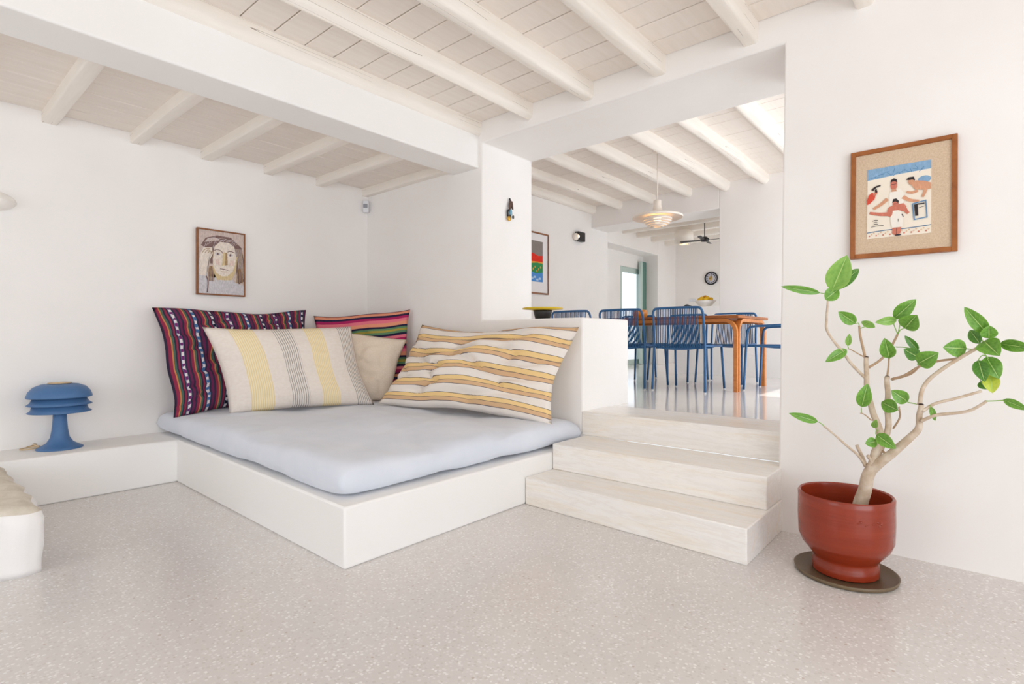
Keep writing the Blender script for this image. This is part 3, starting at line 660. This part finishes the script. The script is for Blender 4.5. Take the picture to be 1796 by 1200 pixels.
# charm on the pillar
a = ony(892, 349, YL); ch_ = empty('wall_charm', (a.x, YL-.004, 2.1), label='hanging charm with beads and brass tassel on the pillar', cat='ornament')
bm = bmesh.new(); tube(bm, [(0, -.006, .195), (-.02, -.008, .15), (-.035, -.008, .09)], .0025, 5); tube(bm, [(0, -.006, .195), (.02, -.008, .12), (.035, -.01, .07)], .0025, 5); obj('cord', bm, 'grey_plastic', ch_, True)
bm = bmesh.new(); ellipsoid(bm, (.0, -.01, .205), (.008, .008, .008)); obj('hook', bm, 'black_metal', ch_, True)
bm = bmesh.new(); prism(bm, [(-.012, .14), (.004, .205), (.022, .185), (.03, .19), (.04, .16), (.044, .115), (.03, .12), (.018, .145), (.006, .11), (-.006, .11)], -.004, .004); bm.transform(Matrix.Rotation(PI/2, 4, 'X') @ Matrix.Translation((0, 0, .012))); obj('leather_tag', bm, 'brown_leather', ch_)
bm = bmesh.new(); lathe(bm, [(.016, -.005), (.03, -.005), (.03, .005), (.016, .005)], n=20, closed=True); bm.transform(Matrix.Translation((-.012, -.012, .075)) @ Matrix.Rotation(PI/2, 4, 'X') @ Matrix.Diagonal((.9, 1.25, 1, 1))); obj('ring', bm, 'black_metal', ch_, True)
bm = bmesh.new(); ellipsoid(bm, (.008, -.016, .085), (.016, .01, .03)); obj('blue_bead', bm, 'bead_blue', ch_, True)
bm = bmesh.new(); ellipsoid(bm, (-.012, -.014, .028), (.026, .009, .024)); obj('tassel', bm, 'brass', ch_, True)
bm = bmesh.new(); ellipsoid(bm, (.045, -.012, .05), (.01, .009, .018)); obj('black_bead', bm, 'black_enamel', ch_, True)

# bowl on the half wall
c = onx(950, 556, XW+.16); bw = empty('pedestal_bowl', (XW+.20, c.y+.02, 1.2025), label='black pedestal bowl with flat yellow rim on the half wall', cat='bowl')
bm = bmesh.new(); lathe(bm, [(0, .0), (.058, 0), (.062, .006), (.075, .055), (.079, .078), (.0, .078)], n=32); obj('pedestal', bm, 'black_enamel', bw, True)
bm = bmesh.new(); lathe(bm, [(0, .074), (.08, .076), (.166, .084), (.168, .092), (.16, .096), (.08, .088), (0, .086)], n=48); obj('dish', bm, 'yellow_enamel', bw, True)

# ---------------------------------------------------------------- potted plant
PX, PY = 2.80, .444
sc = empty('plant_saucer', (PX, PY, 0), label='flat brown metal saucer under the red plant pot', cat='saucer')
bm = bmesh.new(); lathe(bm, [(0, .0), (.186, 0), (.198, .004), (.203, .02), (.199, .021), (.190, .010), (0, .008)], n=64); obj('dish', bm, 'saucer_metal', sc, True)
pt = empty('plant_pot', (PX, PY, .009), label='glazed brick red plant pot with narrow foot on the saucer', cat='pot')
bm = bmesh.new(); lathe(bm, [(0, 0), (.122, 0), (.129, .006), (.130, .045), (.124, .062), (.130, .075), (.170, .125), (.184, .16), (.187, .24), (.186, .32), (.187, .345), (.182, .352), (.174, .348), (.171, .33), (.172, .25), (.168, .2), (.12, .2)], n=64); obj('body', bm, 'pot_glaze', pt, True)
try: bpy.data.objects['body'].data.set_sharp_from_angle(angle=math.radians(45))
except Exception: pass
bm = bmesh.new(); lathe(bm, [(0, .265), (.09, .268), (.174, .262)], n=40); 
for v in bm.verts: v.co.z += noise.noise(v.co*30)*.008
obj('soil', bm, 'soil', pt, True)
bm = bmesh.new()
for k in range(7):
    an = 3.55+k*.09+.05*math.sin(k*5); ellipsoid(bm, (.1845*math.cos(an), .1845*math.sin(an), .272+.008*math.sin(k*2.1)), (.005, .009, .003+.003*random.random()), 8, 6)
obj('glaze_drips', bm, 'pot_glaze', pt, True)

pln = empty('ficus_plant', (PX, PY, .27), label='young ficus with bare pale branches and broad green leaves in the red pot', cat='plant')
ORG = Vector((PX, PY, .27))
def zp(x, y, dx=0):                       # plant-crop pixel -> point on a plane parallel to the wall through the pot
    return onx(1340+x/1.9057, 430+y/1.9048, PX+dx)-ORG
def branch(name, pts, r, dx0=0, dx1=0, mat='bark', n=8, lab=None):
    P = [zp(x, y, dx0+(dx1-dx0)*i/(len(pts)-1)) for i, (x, y) in enumerate(pts)]
    bm = bmesh.new(); P = smoothpath(P, 5)
    for i, p in enumerate(P): 
        if 0 < i < len(P)-1: P[i] = p+Vector((noise.noise(p*14), noise.noise(p*14+Vector((5, 0, 0))), noise.noise(p*14+Vector((0, 7, 0)))))*.004
    tube(bm, P, r, n); SAMP.extend(P if name != 'trunk' else [])
    return obj(name, bm, mat, pln, True)
SAMP = []
branch('trunk', [(318, 905), (322, 870), (335, 820), (350, 770), (364, 735)], [.031, .029, .026, .024, .023], n=14)
branch('branch', [(356, 755), (375, 690), (391, 650), (380, 600), (360, 550), (345, 480), (342, 440), (342, 375)], [.020, .017, .015, .013, .012, .0105, .0095], 0, .06, n=10)
branch('branch', [(368, 720), (398, 665), (415, 600), (412, 520), (412, 440)], [.014, .013, .012, .011, .010], 0, .08, n=10)
branch('branch', [(355, 755), (420, 700), (480, 650), (517, 612), (520, 570), (525, 533)], [.021, .018, .015, .013, .011, .009], 0, -.06, n=10)
for (x, y, dx) in ((342, 374, .06), (412, 439, .08), (525, 532, -.06)):
    bm = bmesh.new(); p = zp(x, y, dx); ellipsoid(bm, p, (.0095, .0095, .004), 8, 4); obj('cut_end', bm, 'bark_cut', pln, True)
TW = [([(337, 442), (300, 405), (265, 360), (235, 325), (210, 280), (212, 240), (213, 185)], .0068, .0045, .05, -.05),
      ([(340, 385), (330, 340), (322, 300), (318, 270)], .006, .0045, .06, .09), ([(338, 375), (310, 360), (283, 347)], .003, .0022, .06, .02),
      ([(350, 410), (395, 380), (430, 330), (447, 298)], .0055, .0045, .06, .12), ([(412, 450), (418, 400), (416, 350)], .0045, .003, .08, .1),
      ([(425, 450), (465, 437), (520, 405), (580, 390), (650, 378), (700, 350)], .0055, .0045, .08, .06), ([(428, 450), (490, 432), (520, 402)], .0045, .003, .08, -.02),
      ([(518, 535), (530, 480), (560, 440), (610, 405), (660, 375), (718, 343)], .0085, .0065, -.05, .03), ([(530, 556), (570, 530), (640, 512), (727, 488)], .0065, .005, -.06, .0),
      ([(524, 590), (580, 570), (650, 560), (700, 550), (742, 521)], .007, .005, -.06, -.1), ([(338, 738), (310, 700), (260, 655), (200, 605)], .0065, .0035, .0, -.06),
      ([(340, 740), (325, 705), (310, 668)], .008, .007, .0, .02), ([(432, 612), (455, 575), (452, 540)], .004, .003, .06, .02), ([(365, 735), (352, 712), (348, 705)], .008, .007, 0, -.03),
      ([(360, 585), (340, 570), (322, 562)], .003, .002, .02, -.02), ([(392, 690), (398, 690), (405, 698)], .006, .005, .02, -.01)]
for pts, r0, r1, d0, d1 in TW: branch('twig', pts, [r0, r1], d0, d1, 'bark' if r0 > .0062 else 'twig', 7)
ST = [([(213, 190), (222, 165)], .05), ([(742, 521), (775, 519), (802, 517)], -.1), ([(200, 605), (182, 591)], -.06), ([(705, 348), (735, 340), (790, 330)], .02), ([(718, 343), (750, 380), (757, 432)], .03), ([(440, 340), (470, 342), (518, 352)], .1), ([(700, 350), (672, 346)], .06), ([(480, 525), (510, 532)], .0)]
for pts, d in ST: branch('petiole', pts, [.0025, .0018], d, d, 'leaf_light', 5)
LV = [((228, 152), (278, 33), 72, -.05, -.10, 'leaf_light'), ((238, 148), (320, 77), 38, -.05, .02, 'leaf_dark'), ((188, 160), (56, 138), 26, -.05, -.12, 'leaf_green'), ((205, 182), (250, 146), 46, -.06, -.03, 'leaf_green'),
      ((306, 262), (248, 222), 40, .05, 0, 'leaf_green'), ((278, 348), (206, 390), 34, .02, -.03, 'leaf_green'), ((280, 337), (286, 296), 19, .02, 0, 'leaf_light'),
      ((434, 246), (508, 181), 46, .1, .08, 'leaf_green'), ((470, 278), (512, 232), 60, .1, .04, 'leaf_green'), ((446, 250), (372, 258), 30, .1, .05, 'leaf_light'), ((372, 275), (325, 255), 24, .08, .1, 'leaf_light'),
      ((420, 380), (403, 312), 46, .08, .03, 'leaf_green'), ((516, 375), (466, 347), 44, .09, .04, 'leaf_dark'), ((512, 398), (582, 360), 58, -.02, -.06, 'leaf_green'), ((516, 352), (470, 302), 24, .1, .08, 'leaf_dark'),
      ((326, 543), (346, 464), 44, -.02, -.05, 'leaf_green'), ((448, 552), (392, 525), 48, .03, .06, 'leaf_green'), ((482, 524), (426, 486), 46, 0, -.03, 'leaf_green'), ((366, 610), (376, 582), 20, 0, -.04, 'leaf_light'),
      ((374, 632), (440, 680), 42, -.03, -.07, 'leaf_green'), ((378, 656), (338, 664), 34, -.03, -.05, 'leaf_green'), ((182, 591), (84, 562), 28, -.06, -.12, 'leaf_green'),
      ((676, 346), (597, 342), 60, .05, 0, 'leaf_green'), ((750, 300), (670, 207), 46, .03, .0, 'leaf_green'), ((752, 312), (752, 268), 46, .02, .0, 'leaf_green'), ((732, 318), (786, 368), 66, .02, -.05, 'leaf_green'),
      ((788, 330), (905, 346), 40, .02, -.04, 'leaf_green'), ((742, 372), (786, 446), 54, .03, .0, 'leaf_green'), ((716, 385), (738, 458), 44, .02, -.03, 'leaf_dark'), ((756, 432), (764, 494), 46, .03, .0, 'leaf_yellow'),
      ((800, 516), (885, 552), 28, -.1, -.14, 'leaf_green'), ((558, 540), (572, 588), 18, -.06, -.07, 'leaf_green'), ((722, 330), (688, 284), 36, .05, .08, 'leaf_dark'), ((722, 455), (745, 482), 30, .04, .03, 'leaf_dark')]
for k, (b0, t0, wpx, d0, d1, mat) in enumerate(LV):
    A = zp(*b0, d0); B = zp(*t0, d1); L = (B-A).length; ax = (B-A).normalized()
    view = (ORG+A-CAMP).normalized(); sd = ax.cross(view).normalized(); nn = sd.cross(ax).normalized()
    if nn.dot(view) > 0: nn = -nn
    W = wpx/1.905*(((A+ORG)-CAMP).dot(FW))/FPX; tl_ = .12*math.sin(k*2.7)
    bm = bmesh.new(); uvl = bm.loops.layers.uv.new('UVMap'); G = {}; nl, nw = 10, 6
    for i in range(nl+1):
        s = i/nl; half = W/2*(math.sin(PI*min(1, s**.85))**.75 if 0 < s < 1 else 0.0)
        for j in range(nw+1):
            a_ = 2*j/nw-1
            fold = abs(a_)*half*.28; wave = .05*half*math.sin(s*9+k+a_*2)
            curl = -L*.10*(s-.5)**2*4*(1 if k % 2 else .4)
            G[i, j] = bm.verts.new(A+ax*L*s+sd*a_*half*math.cos(tl_)+nn*(fold+wave+curl+L*.05+a_*half*math.sin(tl_)))
    for i in range(nl):
        for j in range(nw):
            f = bm.faces.new((G[i, j], G[i+1, j], G[i+1, j+1], G[i, j+1]))
            for lp_, (x, y) in zip(f.loops, ((i, j), (i+1, j), (i+1, j+1), (i, j+1))): lp_[uvl].uv = (y/nw, x/nl)
    bmesh.ops.remove_doubles(bm, verts=bm.verts, dist=1e-6)
    obj('leaf', bm, mat, pln, True)
    Q = min(SAMP, key=lambda q: (q-A).length)
    if .006 < (Q-A).length < .16:
        bm = bmesh.new(); mid = (Q+A)/2+Vector((0, 0, .25*(Q-A).length))-ax*.15*(Q-A).length; tube(bm, smoothpath([Q, mid, A+nn*L*.02], 4), [.0022, .0016], 5); obj('petiole', bm, 'leaf_light', pln, True)

# ---------------------------------------------------------------- dining furniture
def build_chair(arms, label):
    t = empty('cord_chair', label=label, cat='chair', group='blue cord chairs at the dining table')
    # back frame with rear legs in one tube; local front is +x
    rl = [(-.285, .272, .012), (-.262, .262, .46), (-.285, .258, .70), (-.305, .255, .79)]
    top = [(-.312, .235, .825), (-.314, .2, .835), (-.316, 0, .838)]
    half = rl+top; full = half+[(x, -y, z) for x, y, z in half[:-1][::-1]]
    bm = bmesh.new(); tube(bm, smoothpath(full, 5), .0125, 8); obj('back_frame', bm, 'chair_blue', t, True)
    for s in (1, -1):
        bm = bmesh.new()
        if arms:
            p = [(.285, .272*s, .012), (.26, .272*s, .45), (.25, .272*s, .585), (.232, .272*s, .635), (.18, .272*s, .655), (0, .27*s, .662), (-.284, .262*s, .68)]
            tube(bm, smoothpath(p, 5), .0125, 8)
        else: tube(bm, [(.285, .262*s, .012), (.235, .25*s, .455)], .0125, 8)
        obj('front_leg', bm, 'chair_blue', t, True)
        for x in (-.285, .285):
            bm = bmesh.new(); lathe(bm, [(0, 0), (.011, 0), (.011, .014), (0, .014)], (x, .272*s if x < 0 or arms else .262*s, 0), 10); obj('foot', bm, 'foot_plastic', t, True)
    bm = bmesh.new(); tube(bm, smoothpath([(-.262, .262, .462), (0, .258, .458), (.2, .25, .458), (.245, .22, .458), (.25, 0, .456), (.245, -.22, .458), (.2, -.25, .458), (0, -.258, .458), (-.262, -.262, .462)], 5), .0125, 8); obj('seat_frame', bm, 'chair_blue', t, True)
    bm = bmesh.new(); tube(bm, smoothpath([(-.262, .255, .452), (-.275, .12, .432), (-.278, 0, .428), (-.275, -.12, .432), (-.262, -.255, .452)], 5), .010, 8); obj('lower_rail', bm, 'chair_blue', t, True)
    bm = bmesh.new(); N = 24
    for k in range(N):
        y = -.205+.41*k/(N-1); s = .012*math.sin(k*1.3)
        tube(bm, [(-.318, y*1.0, .838), (-.312, y*1.02, .66), (-.290, y*1.08, .5), (-.276, y*1.12, .432)], .0058, 5, caps=False)
    o = obj('back_cords', bm, 'cord_blue', t, True); o['kind'] = 'stuff'
    bm = bmesh.new()
    for k in range(N):
        y = -.23+.46*k/(N-1); tube(bm, [(-.274, y, .436), (0, y, .452-.012), (.25, y*.94, .462)], .0062, 5, caps=False)
    o = obj('seat_cords', bm, 'cord_blue', t, True); o['kind'] = 'stuff'
    return t
ch0 = build_chair(False, 'blue cord chair nearest the camera with its back turned, right of the half wall')
ch0.location = (5.44, 2.255, Z3); ch0.rotation_euler = (0, 0, 0.01)
for (x, y, r, lab) in [(5.43, 2.875, -.01, 'blue cord chair half hidden by the half wall, its back turned'),
                       (5.36, 3.47, 0, 'blue cord chair of which only the top rail shows above the half wall'),
                       (6.53, 2.255, PI+.02, 'blue cord chair facing the camera behind the near table leg'),
                       (6.50, 2.845, PI-.03, 'blue cord chair facing the camera, middle one across the table'),
                       (6.47, 3.53, PI, 'blue cord chair facing the camera, farthest across the table')]:
    c_ = copy_tree(ch0); c_.location = (x, y, Z3); c_.rotation_euler = (0, 0, r); c_['label'] = lab
ca_ = build_chair(True, 'blue armchair with tubular arms at the table end, cut by the wall'); ca_.location = (5.995, 1.515, Z3); ca_.rotation_euler = (0, 0, PI/2)

tbl = empty('dining_table', (5.97, 2.86, Z3), label='orange brown wooden dining table with bent corner legs', cat='table')
TX, TY, TH = .50, 1.09, .765
bm = bmesh.new(); box(bm, -TX, TX, -TY, TY, TH-.03, TH); obj('tabletop', bm, 'table_wood_dark', tbl, bevel=.006)
za = TH-.048
for sy_ in (-1, 1): boxo('apron', (-TX+.30, TX-.30, sy_*(TY-.035)-.025, sy_*(TY-.035)+.025, za-.016, za+.016), 'table_wood', tbl)
for sx_ in (-1, 1): boxo('apron', (sx_*(TX-.035)-.025, sx_*(TX-.035)+.025, -TY+.27, TY-.27, za-.017, za+.017), 'table_wood', tbl)
for sx_ in (-1, 1):
    for sy_ in (-1, 1):
        cx_, cy_ = sx_*(TX-.035), sy_*(TY-.035); leg = empty('leg'); leg.parent = tbl; leg.location = (cx_, cy_, 0); R_ = .12
        arc = [(R_*(1-math.cos(a_)), R_*math.sin(a_)) for a_ in [PI/2*k/8 for k in range(9)]]
        pa = [(0, 0, 0), (0, 0, za-R_)]+[(0, -sy_*q, za-R_+h) for q, h in arc[1:]]+[(0, -sy_*.24, za)]
        bm = bmesh.new(); ribbon(bm, pa, (1, 0, 0), .05, .034); obj('bent_leg_piece', bm, 'table_wood', leg)
        pb = [(-sx_*.045, 0, 0), (-sx_*.045, 0, za-R_)]+[(-sx_*(.045+q), 0, za-R_+h) for q, h in arc[1:]]+[(-sx_*.27, 0, za)]
        bm = bmesh.new(); ribbon(bm, pb, (0, 1, 0), .05, .032); obj('bent_leg_piece', bm, 'table_wood', leg)
        bm = bmesh.new(); box(bm, -.008, .008, -.021, .021, .002, za-.10); o = obj('inlay', bm, 'table_wood_dark', leg); o.location = (-sx_*.027, 0, 0)
zt = Z3+TH
c = onz(1285, 549, zt+.003) if False else Vector((5.72, 2.0, zt))
bk = empty('open_book', (5.72, 1.98, zt), .2, label='open magazine lying on the near corner of the dining table', cat='book')
for s in (-1, 1):
    bm = bmesh.new(); n = 8; pts = [(s*.16*i/n, .012*math.sin(PI*min(1, i/n*1.2))+.002) for i in range(n+1)]
    A_ = [bm.verts.new((x, -.11, z)) for x, z in pts]; B_ = [bm.verts.new((x, .11, z)) for x, z in pts]; A2 = [bm.verts.new((x, -.11, .0005)) for x, z in pts]; B2 = [bm.verts.new((x, .11, .0005)) for x, z in pts]
    for i in range(n):
        bm.faces.new((A_[i], A_[i+1], B_[i+1], B_[i])); bm.faces.new((A2[i], A2[i+1], B2[i+1], B2[i])); bm.faces.new((A_[i], A_[i+1], A2[i+1], A2[i])); bm.faces.new((B_[i], B_[i+1], B2[i+1], B2[i]))
    bm.faces.new((A_[n], B_[n], B2[n], A2[n])); obj('pages', bm, 'mat_white' if s < 0 else 'art_pale', bk, True)
o = boxo('paper_sheet', (-.16, .16, -.11, .11, 0, .003), 'mat_white'); o.location = (5.72, 2.42, zt); o.rotation_euler = (0, 0, -.1); tag(o, 'white sheet of paper beside the open magazine on the table', 'paper')
vs_ = empty('vase', (5.8, 3.0, zt), label='ochre glazed pot on the dining table between two chairs', cat='vase')
bm = bmesh.new(); lathe(bm, [(0, 0), (.06, 0), (.085, .03), (.09, .06), (.082, .095), (.076, .10), (.07, .095), (.075, .06), (0, .02)], n=28); obj('body', bm, 'orange_glaze', vs_, True)

# pendant over the table
pc = ony(1153, 380, 2.86); pn = empty('pendant_lamp', (pc.x, 2.86, pc.z), label='white disc pendant lamp with glowing stacked rings over the dining table', cat='lamp')
bm = bmesh.new(); lathe(bm, [(.055, .055), (.12, .035), (.27, .012), (.292, 0), (.292, -.022), (.284, -.022), (.268, 0), (.12, .022), (.055, .042)], n=56, closed=True); obj('disc_shade', bm, 'lamp_white', pn, True)
bm = bmesh.new(); lathe(bm, [(.075, .045), (.055, .08), (.045, .14), (.046, .185), (.03, .195), (0, .195)], n=28); obj('neck', bm, 'lamp_white', pn, True)
for prof in ([(.150, -.012), (.166, -.020), (.167, -.049)], [(.162, -.055), (.150, -.075)], [(.145, -.081), (.124, -.097)], [(.118, -.103), (.090, -.115)], [(.080, -.120), (.046, -.125)]):
    bm = bmesh.new(); inner = [(max(a-.005, 0), b+.003) for a, b in prof[::-1]]
    lathe(bm, prof+inner, n=44, closed=True); obj('ring', bm, 'lamp_white', pn, True)
bm = bmesh.new(); ellipsoid(bm, (0, 0, -.03), (.045, .045, .05), 16, 10); obj('bulb', bm, 'bulb_glow', pn, True)
bm = bmesh.new(); tube(bm, [(0, 0, .19), (0, 0, 3.23-pc.z)], .006, 6); obj('cord', bm, 'lamp_white', pn, True)
bm = bmesh.new(); lathe(bm, [(0, 0), (.05, .002), (.06, .02), (.06, .032), (0, .032)], (0, 0, 3.226-pc.z), 24); obj('ceiling_rose', bm, 'lamp_white', pn, True)
# kitchen pendant
kp = empty('drum_pendant', (9.47, 4.02, 2.74), label='white drum pendant lamp with glowing rings in the kitchen', cat='lamp')
bm = bmesh.new(); lathe(bm, [(.162, .06), (.165, .06), (.165, .25), (.0, .255), (0, .245), (.158, .242), (.158, .06)], n=40); obj('drum', bm, 'lamp_white', kp, True)
for k, (r0, r1, z) in enumerate([(.135, .163, .05), (.11, .14, .03), (.075, .11, .012)]):
    bm = bmesh.new(); lathe(bm, [(r0, z), (r1, z-.012), (r1, z+.02), (r0, z+.02)], n=36, closed=True); obj('ring', bm, 'lamp_white', kp, True)
bm = bmesh.new(); ellipsoid(bm, (0, 0, .06), (.06, .06, .05)); obj('bulb', bm, 'bulb_glow', kp, True)
# ceiling fan
fc = onx(1236, 421, 8.95); fn = empty('ceiling_fan', (8.95, fc.y, fc.z), label='black ceiling fan on a long rod in the kitchen', cat='fan')
bm = bmesh.new(); lathe(bm, [(0, -.03), (.06, -.025), (.075, .01), (.04, .05), (0, .06)], n=24); obj('motor', bm, 'black_metal', fn, True)
bm = bmesh.new(); tube(bm, [(0, 0, .05), (0, 0, 3.06-fc.z)], .009, 8); obj('rod', bm, 'black_metal', fn, True)
for k in range(4):
    bm = bmesh.new(); an = .15+k*PI/2
    prism(bm, [(.05, -.012), (.2, -.03), (.37, -.032), (.40, -.02), (.40, .02), (.37, .03), (.2, .025), (.05, .012)], -.004, .004); bm.transform(Matrix.Rotation(an, 4, 'Z') @ Matrix.Rotation(.2, 4, 'X')); obj('blade', bm, 'black_metal', fn)
# sconce on the dining wall
a = ony(1006, 410, YD); sc_ = empty('wall_sconce', (a.x+.1, YD-.002, 2.62), label='small black box wall sconce with lit glass on the dining wall', cat='lamp')
boxo('black_box', (-.07, .12, -.08, 0, 0, .15), 'black_metal', sc_, bevel=.004, seg=1)
bm = bmesh.new(); ellipsoid(bm, (-.10, -.045, .06), (.05, .045, .06), 16, 10); obj('glass_globe', bm, 'lamp_white', sc_, True)
bm = bmesh.new(); ellipsoid(bm, (-.085, -.085, .065), (.022, .012, .022)); obj('bulb', bm, 'bulb_glow', sc_, True)
# clock
ck_ = empty('wall_clock', (11.17, 4.153, 2.285), -PI/2, label='round clock with thick black rim on the kitchen wall', cat='clock')
bm = bmesh.new(); lathe(bm, [(.11, 0), (.135, 0), (.137, .03), (.125, .035), (.112, .02)], n=40, closed=True); bm.transform(Matrix.Rotation(PI/2, 4, 'X')); obj('rim', bm, 'black_metal', ck_, True)
bm = bmesh.new(); lathe(bm, [(0, .012), (.114, .012), (.114, .0), (0, 0)], n=40); bm.transform(Matrix.Rotation(PI/2, 4, 'X')); fcx = obj('face', bm, 'clock_face', ck_)
bm = bmesh.new()
for k in range(12):
    an = k*PI/6; r_ = .088; box(bm, r_*math.sin(an)-.008, r_*math.sin(an)+.008, -.0145, -.012, r_*math.cos(an)-.011, r_*math.cos(an)+.011)
obj('hour_marks', bm, 'ink', fcx)
bm = bmesh.new(); ellipsoid(bm, (-.01, -.014, 0), (.035, .003, .05), 12, 6); obj('centre_motif', bm, 'clock_gold', fcx)
bm = bmesh.new(); box(bm, -.004, .004, -.02, -.017, 0, .07); box(bm, -.05, 0, -.02, -.017, -.004, .004); obj('hands', bm, 'ink', fcx)
# bowl with lemons on the counter
ZK = 1.511
kb = onx(1237, 530, 8.0); fb = empty('fruit_bowl', (8.0, kb.y, ZK), label='white bowl heaped with yellow lemons on the counter wall', cat='bowl')
bm = bmesh.new(); lathe(bm, [(0, 0), (.07, 0), (.075, .01), (.13, .06), (.155, .095), (.15, .097), (.12, .065), (.06, .02), (0, .018)], n=40); obj('bowl', bm, 'white_ceramic', fb, True)
for k, (x, y, z, m) in enumerate([(0, 0, .145, 'lemon_shade'), (.0, .085, .11, 'lemon'), (0, -.085, .112, 'lemon'), (-.07, .03, .105, 'lemon'), (-.07, -.035, .108, 'lemon'), (.07, .0, .105, 'lemon'), (-.02, .045, .128, 'lemon'), (-.03, -.045, .13, 'lemon'), (0, 0, .075, 'lemon')]):
    bm = bmesh.new(); ellipsoid(bm, (0, 0, 0), (.032, .039, .032), 12, 8); o = obj('lemon', bm, m, None, True); o.location = (8.0+x, kb.y+y, ZK+z); o.rotation_euler = (0, 0, k*1.1)
    tag(o, ['topmost darker lemon in the white bowl', 'lemon at the left rim of the bowl', 'lemon at the right rim of the bowl', 'lemon at the front left of the bowl', 'lemon at the front right of the bowl', 'lemon at the back of the bowl', 'lemon just left of the topmost one', 'lemon just right of the topmost one', 'lemon buried in the middle of the bowl'][k], 'lemon', 'lemons in the white bowl')
hp = onx(1206, 538, 7.98); o_ = empty('black_hat', (7.98, hp.y, ZK), label='dark rounded thing lying on the counter left of the fruit bowl', cat='object')  # unidentified dark object on the counter wall
bm = bmesh.new(); ellipsoid(bm, (0, 0, .018), (.05, .07, .018), 16, 8); ellipsoid(bm, (0, .01, .03), (.035, .04, .022), 14, 8); obj('dome', bm, 'black_enamel', o_, True)
for k, px in enumerate((1211.5, 1217.5)):
    p = onx(px, 527, 11.174); o = boxo('wall_socket', (-.012, 0, -.035, .035, -.035, .035), 'white_plastic', bevel=.006); o.location = (11.173, p.y, p.z)
    tag(o, ['white wall socket on the kitchen wall, left of the pair', 'white wall socket on the kitchen wall, right of the pair'][k], 'socket', 'kitchen sockets')
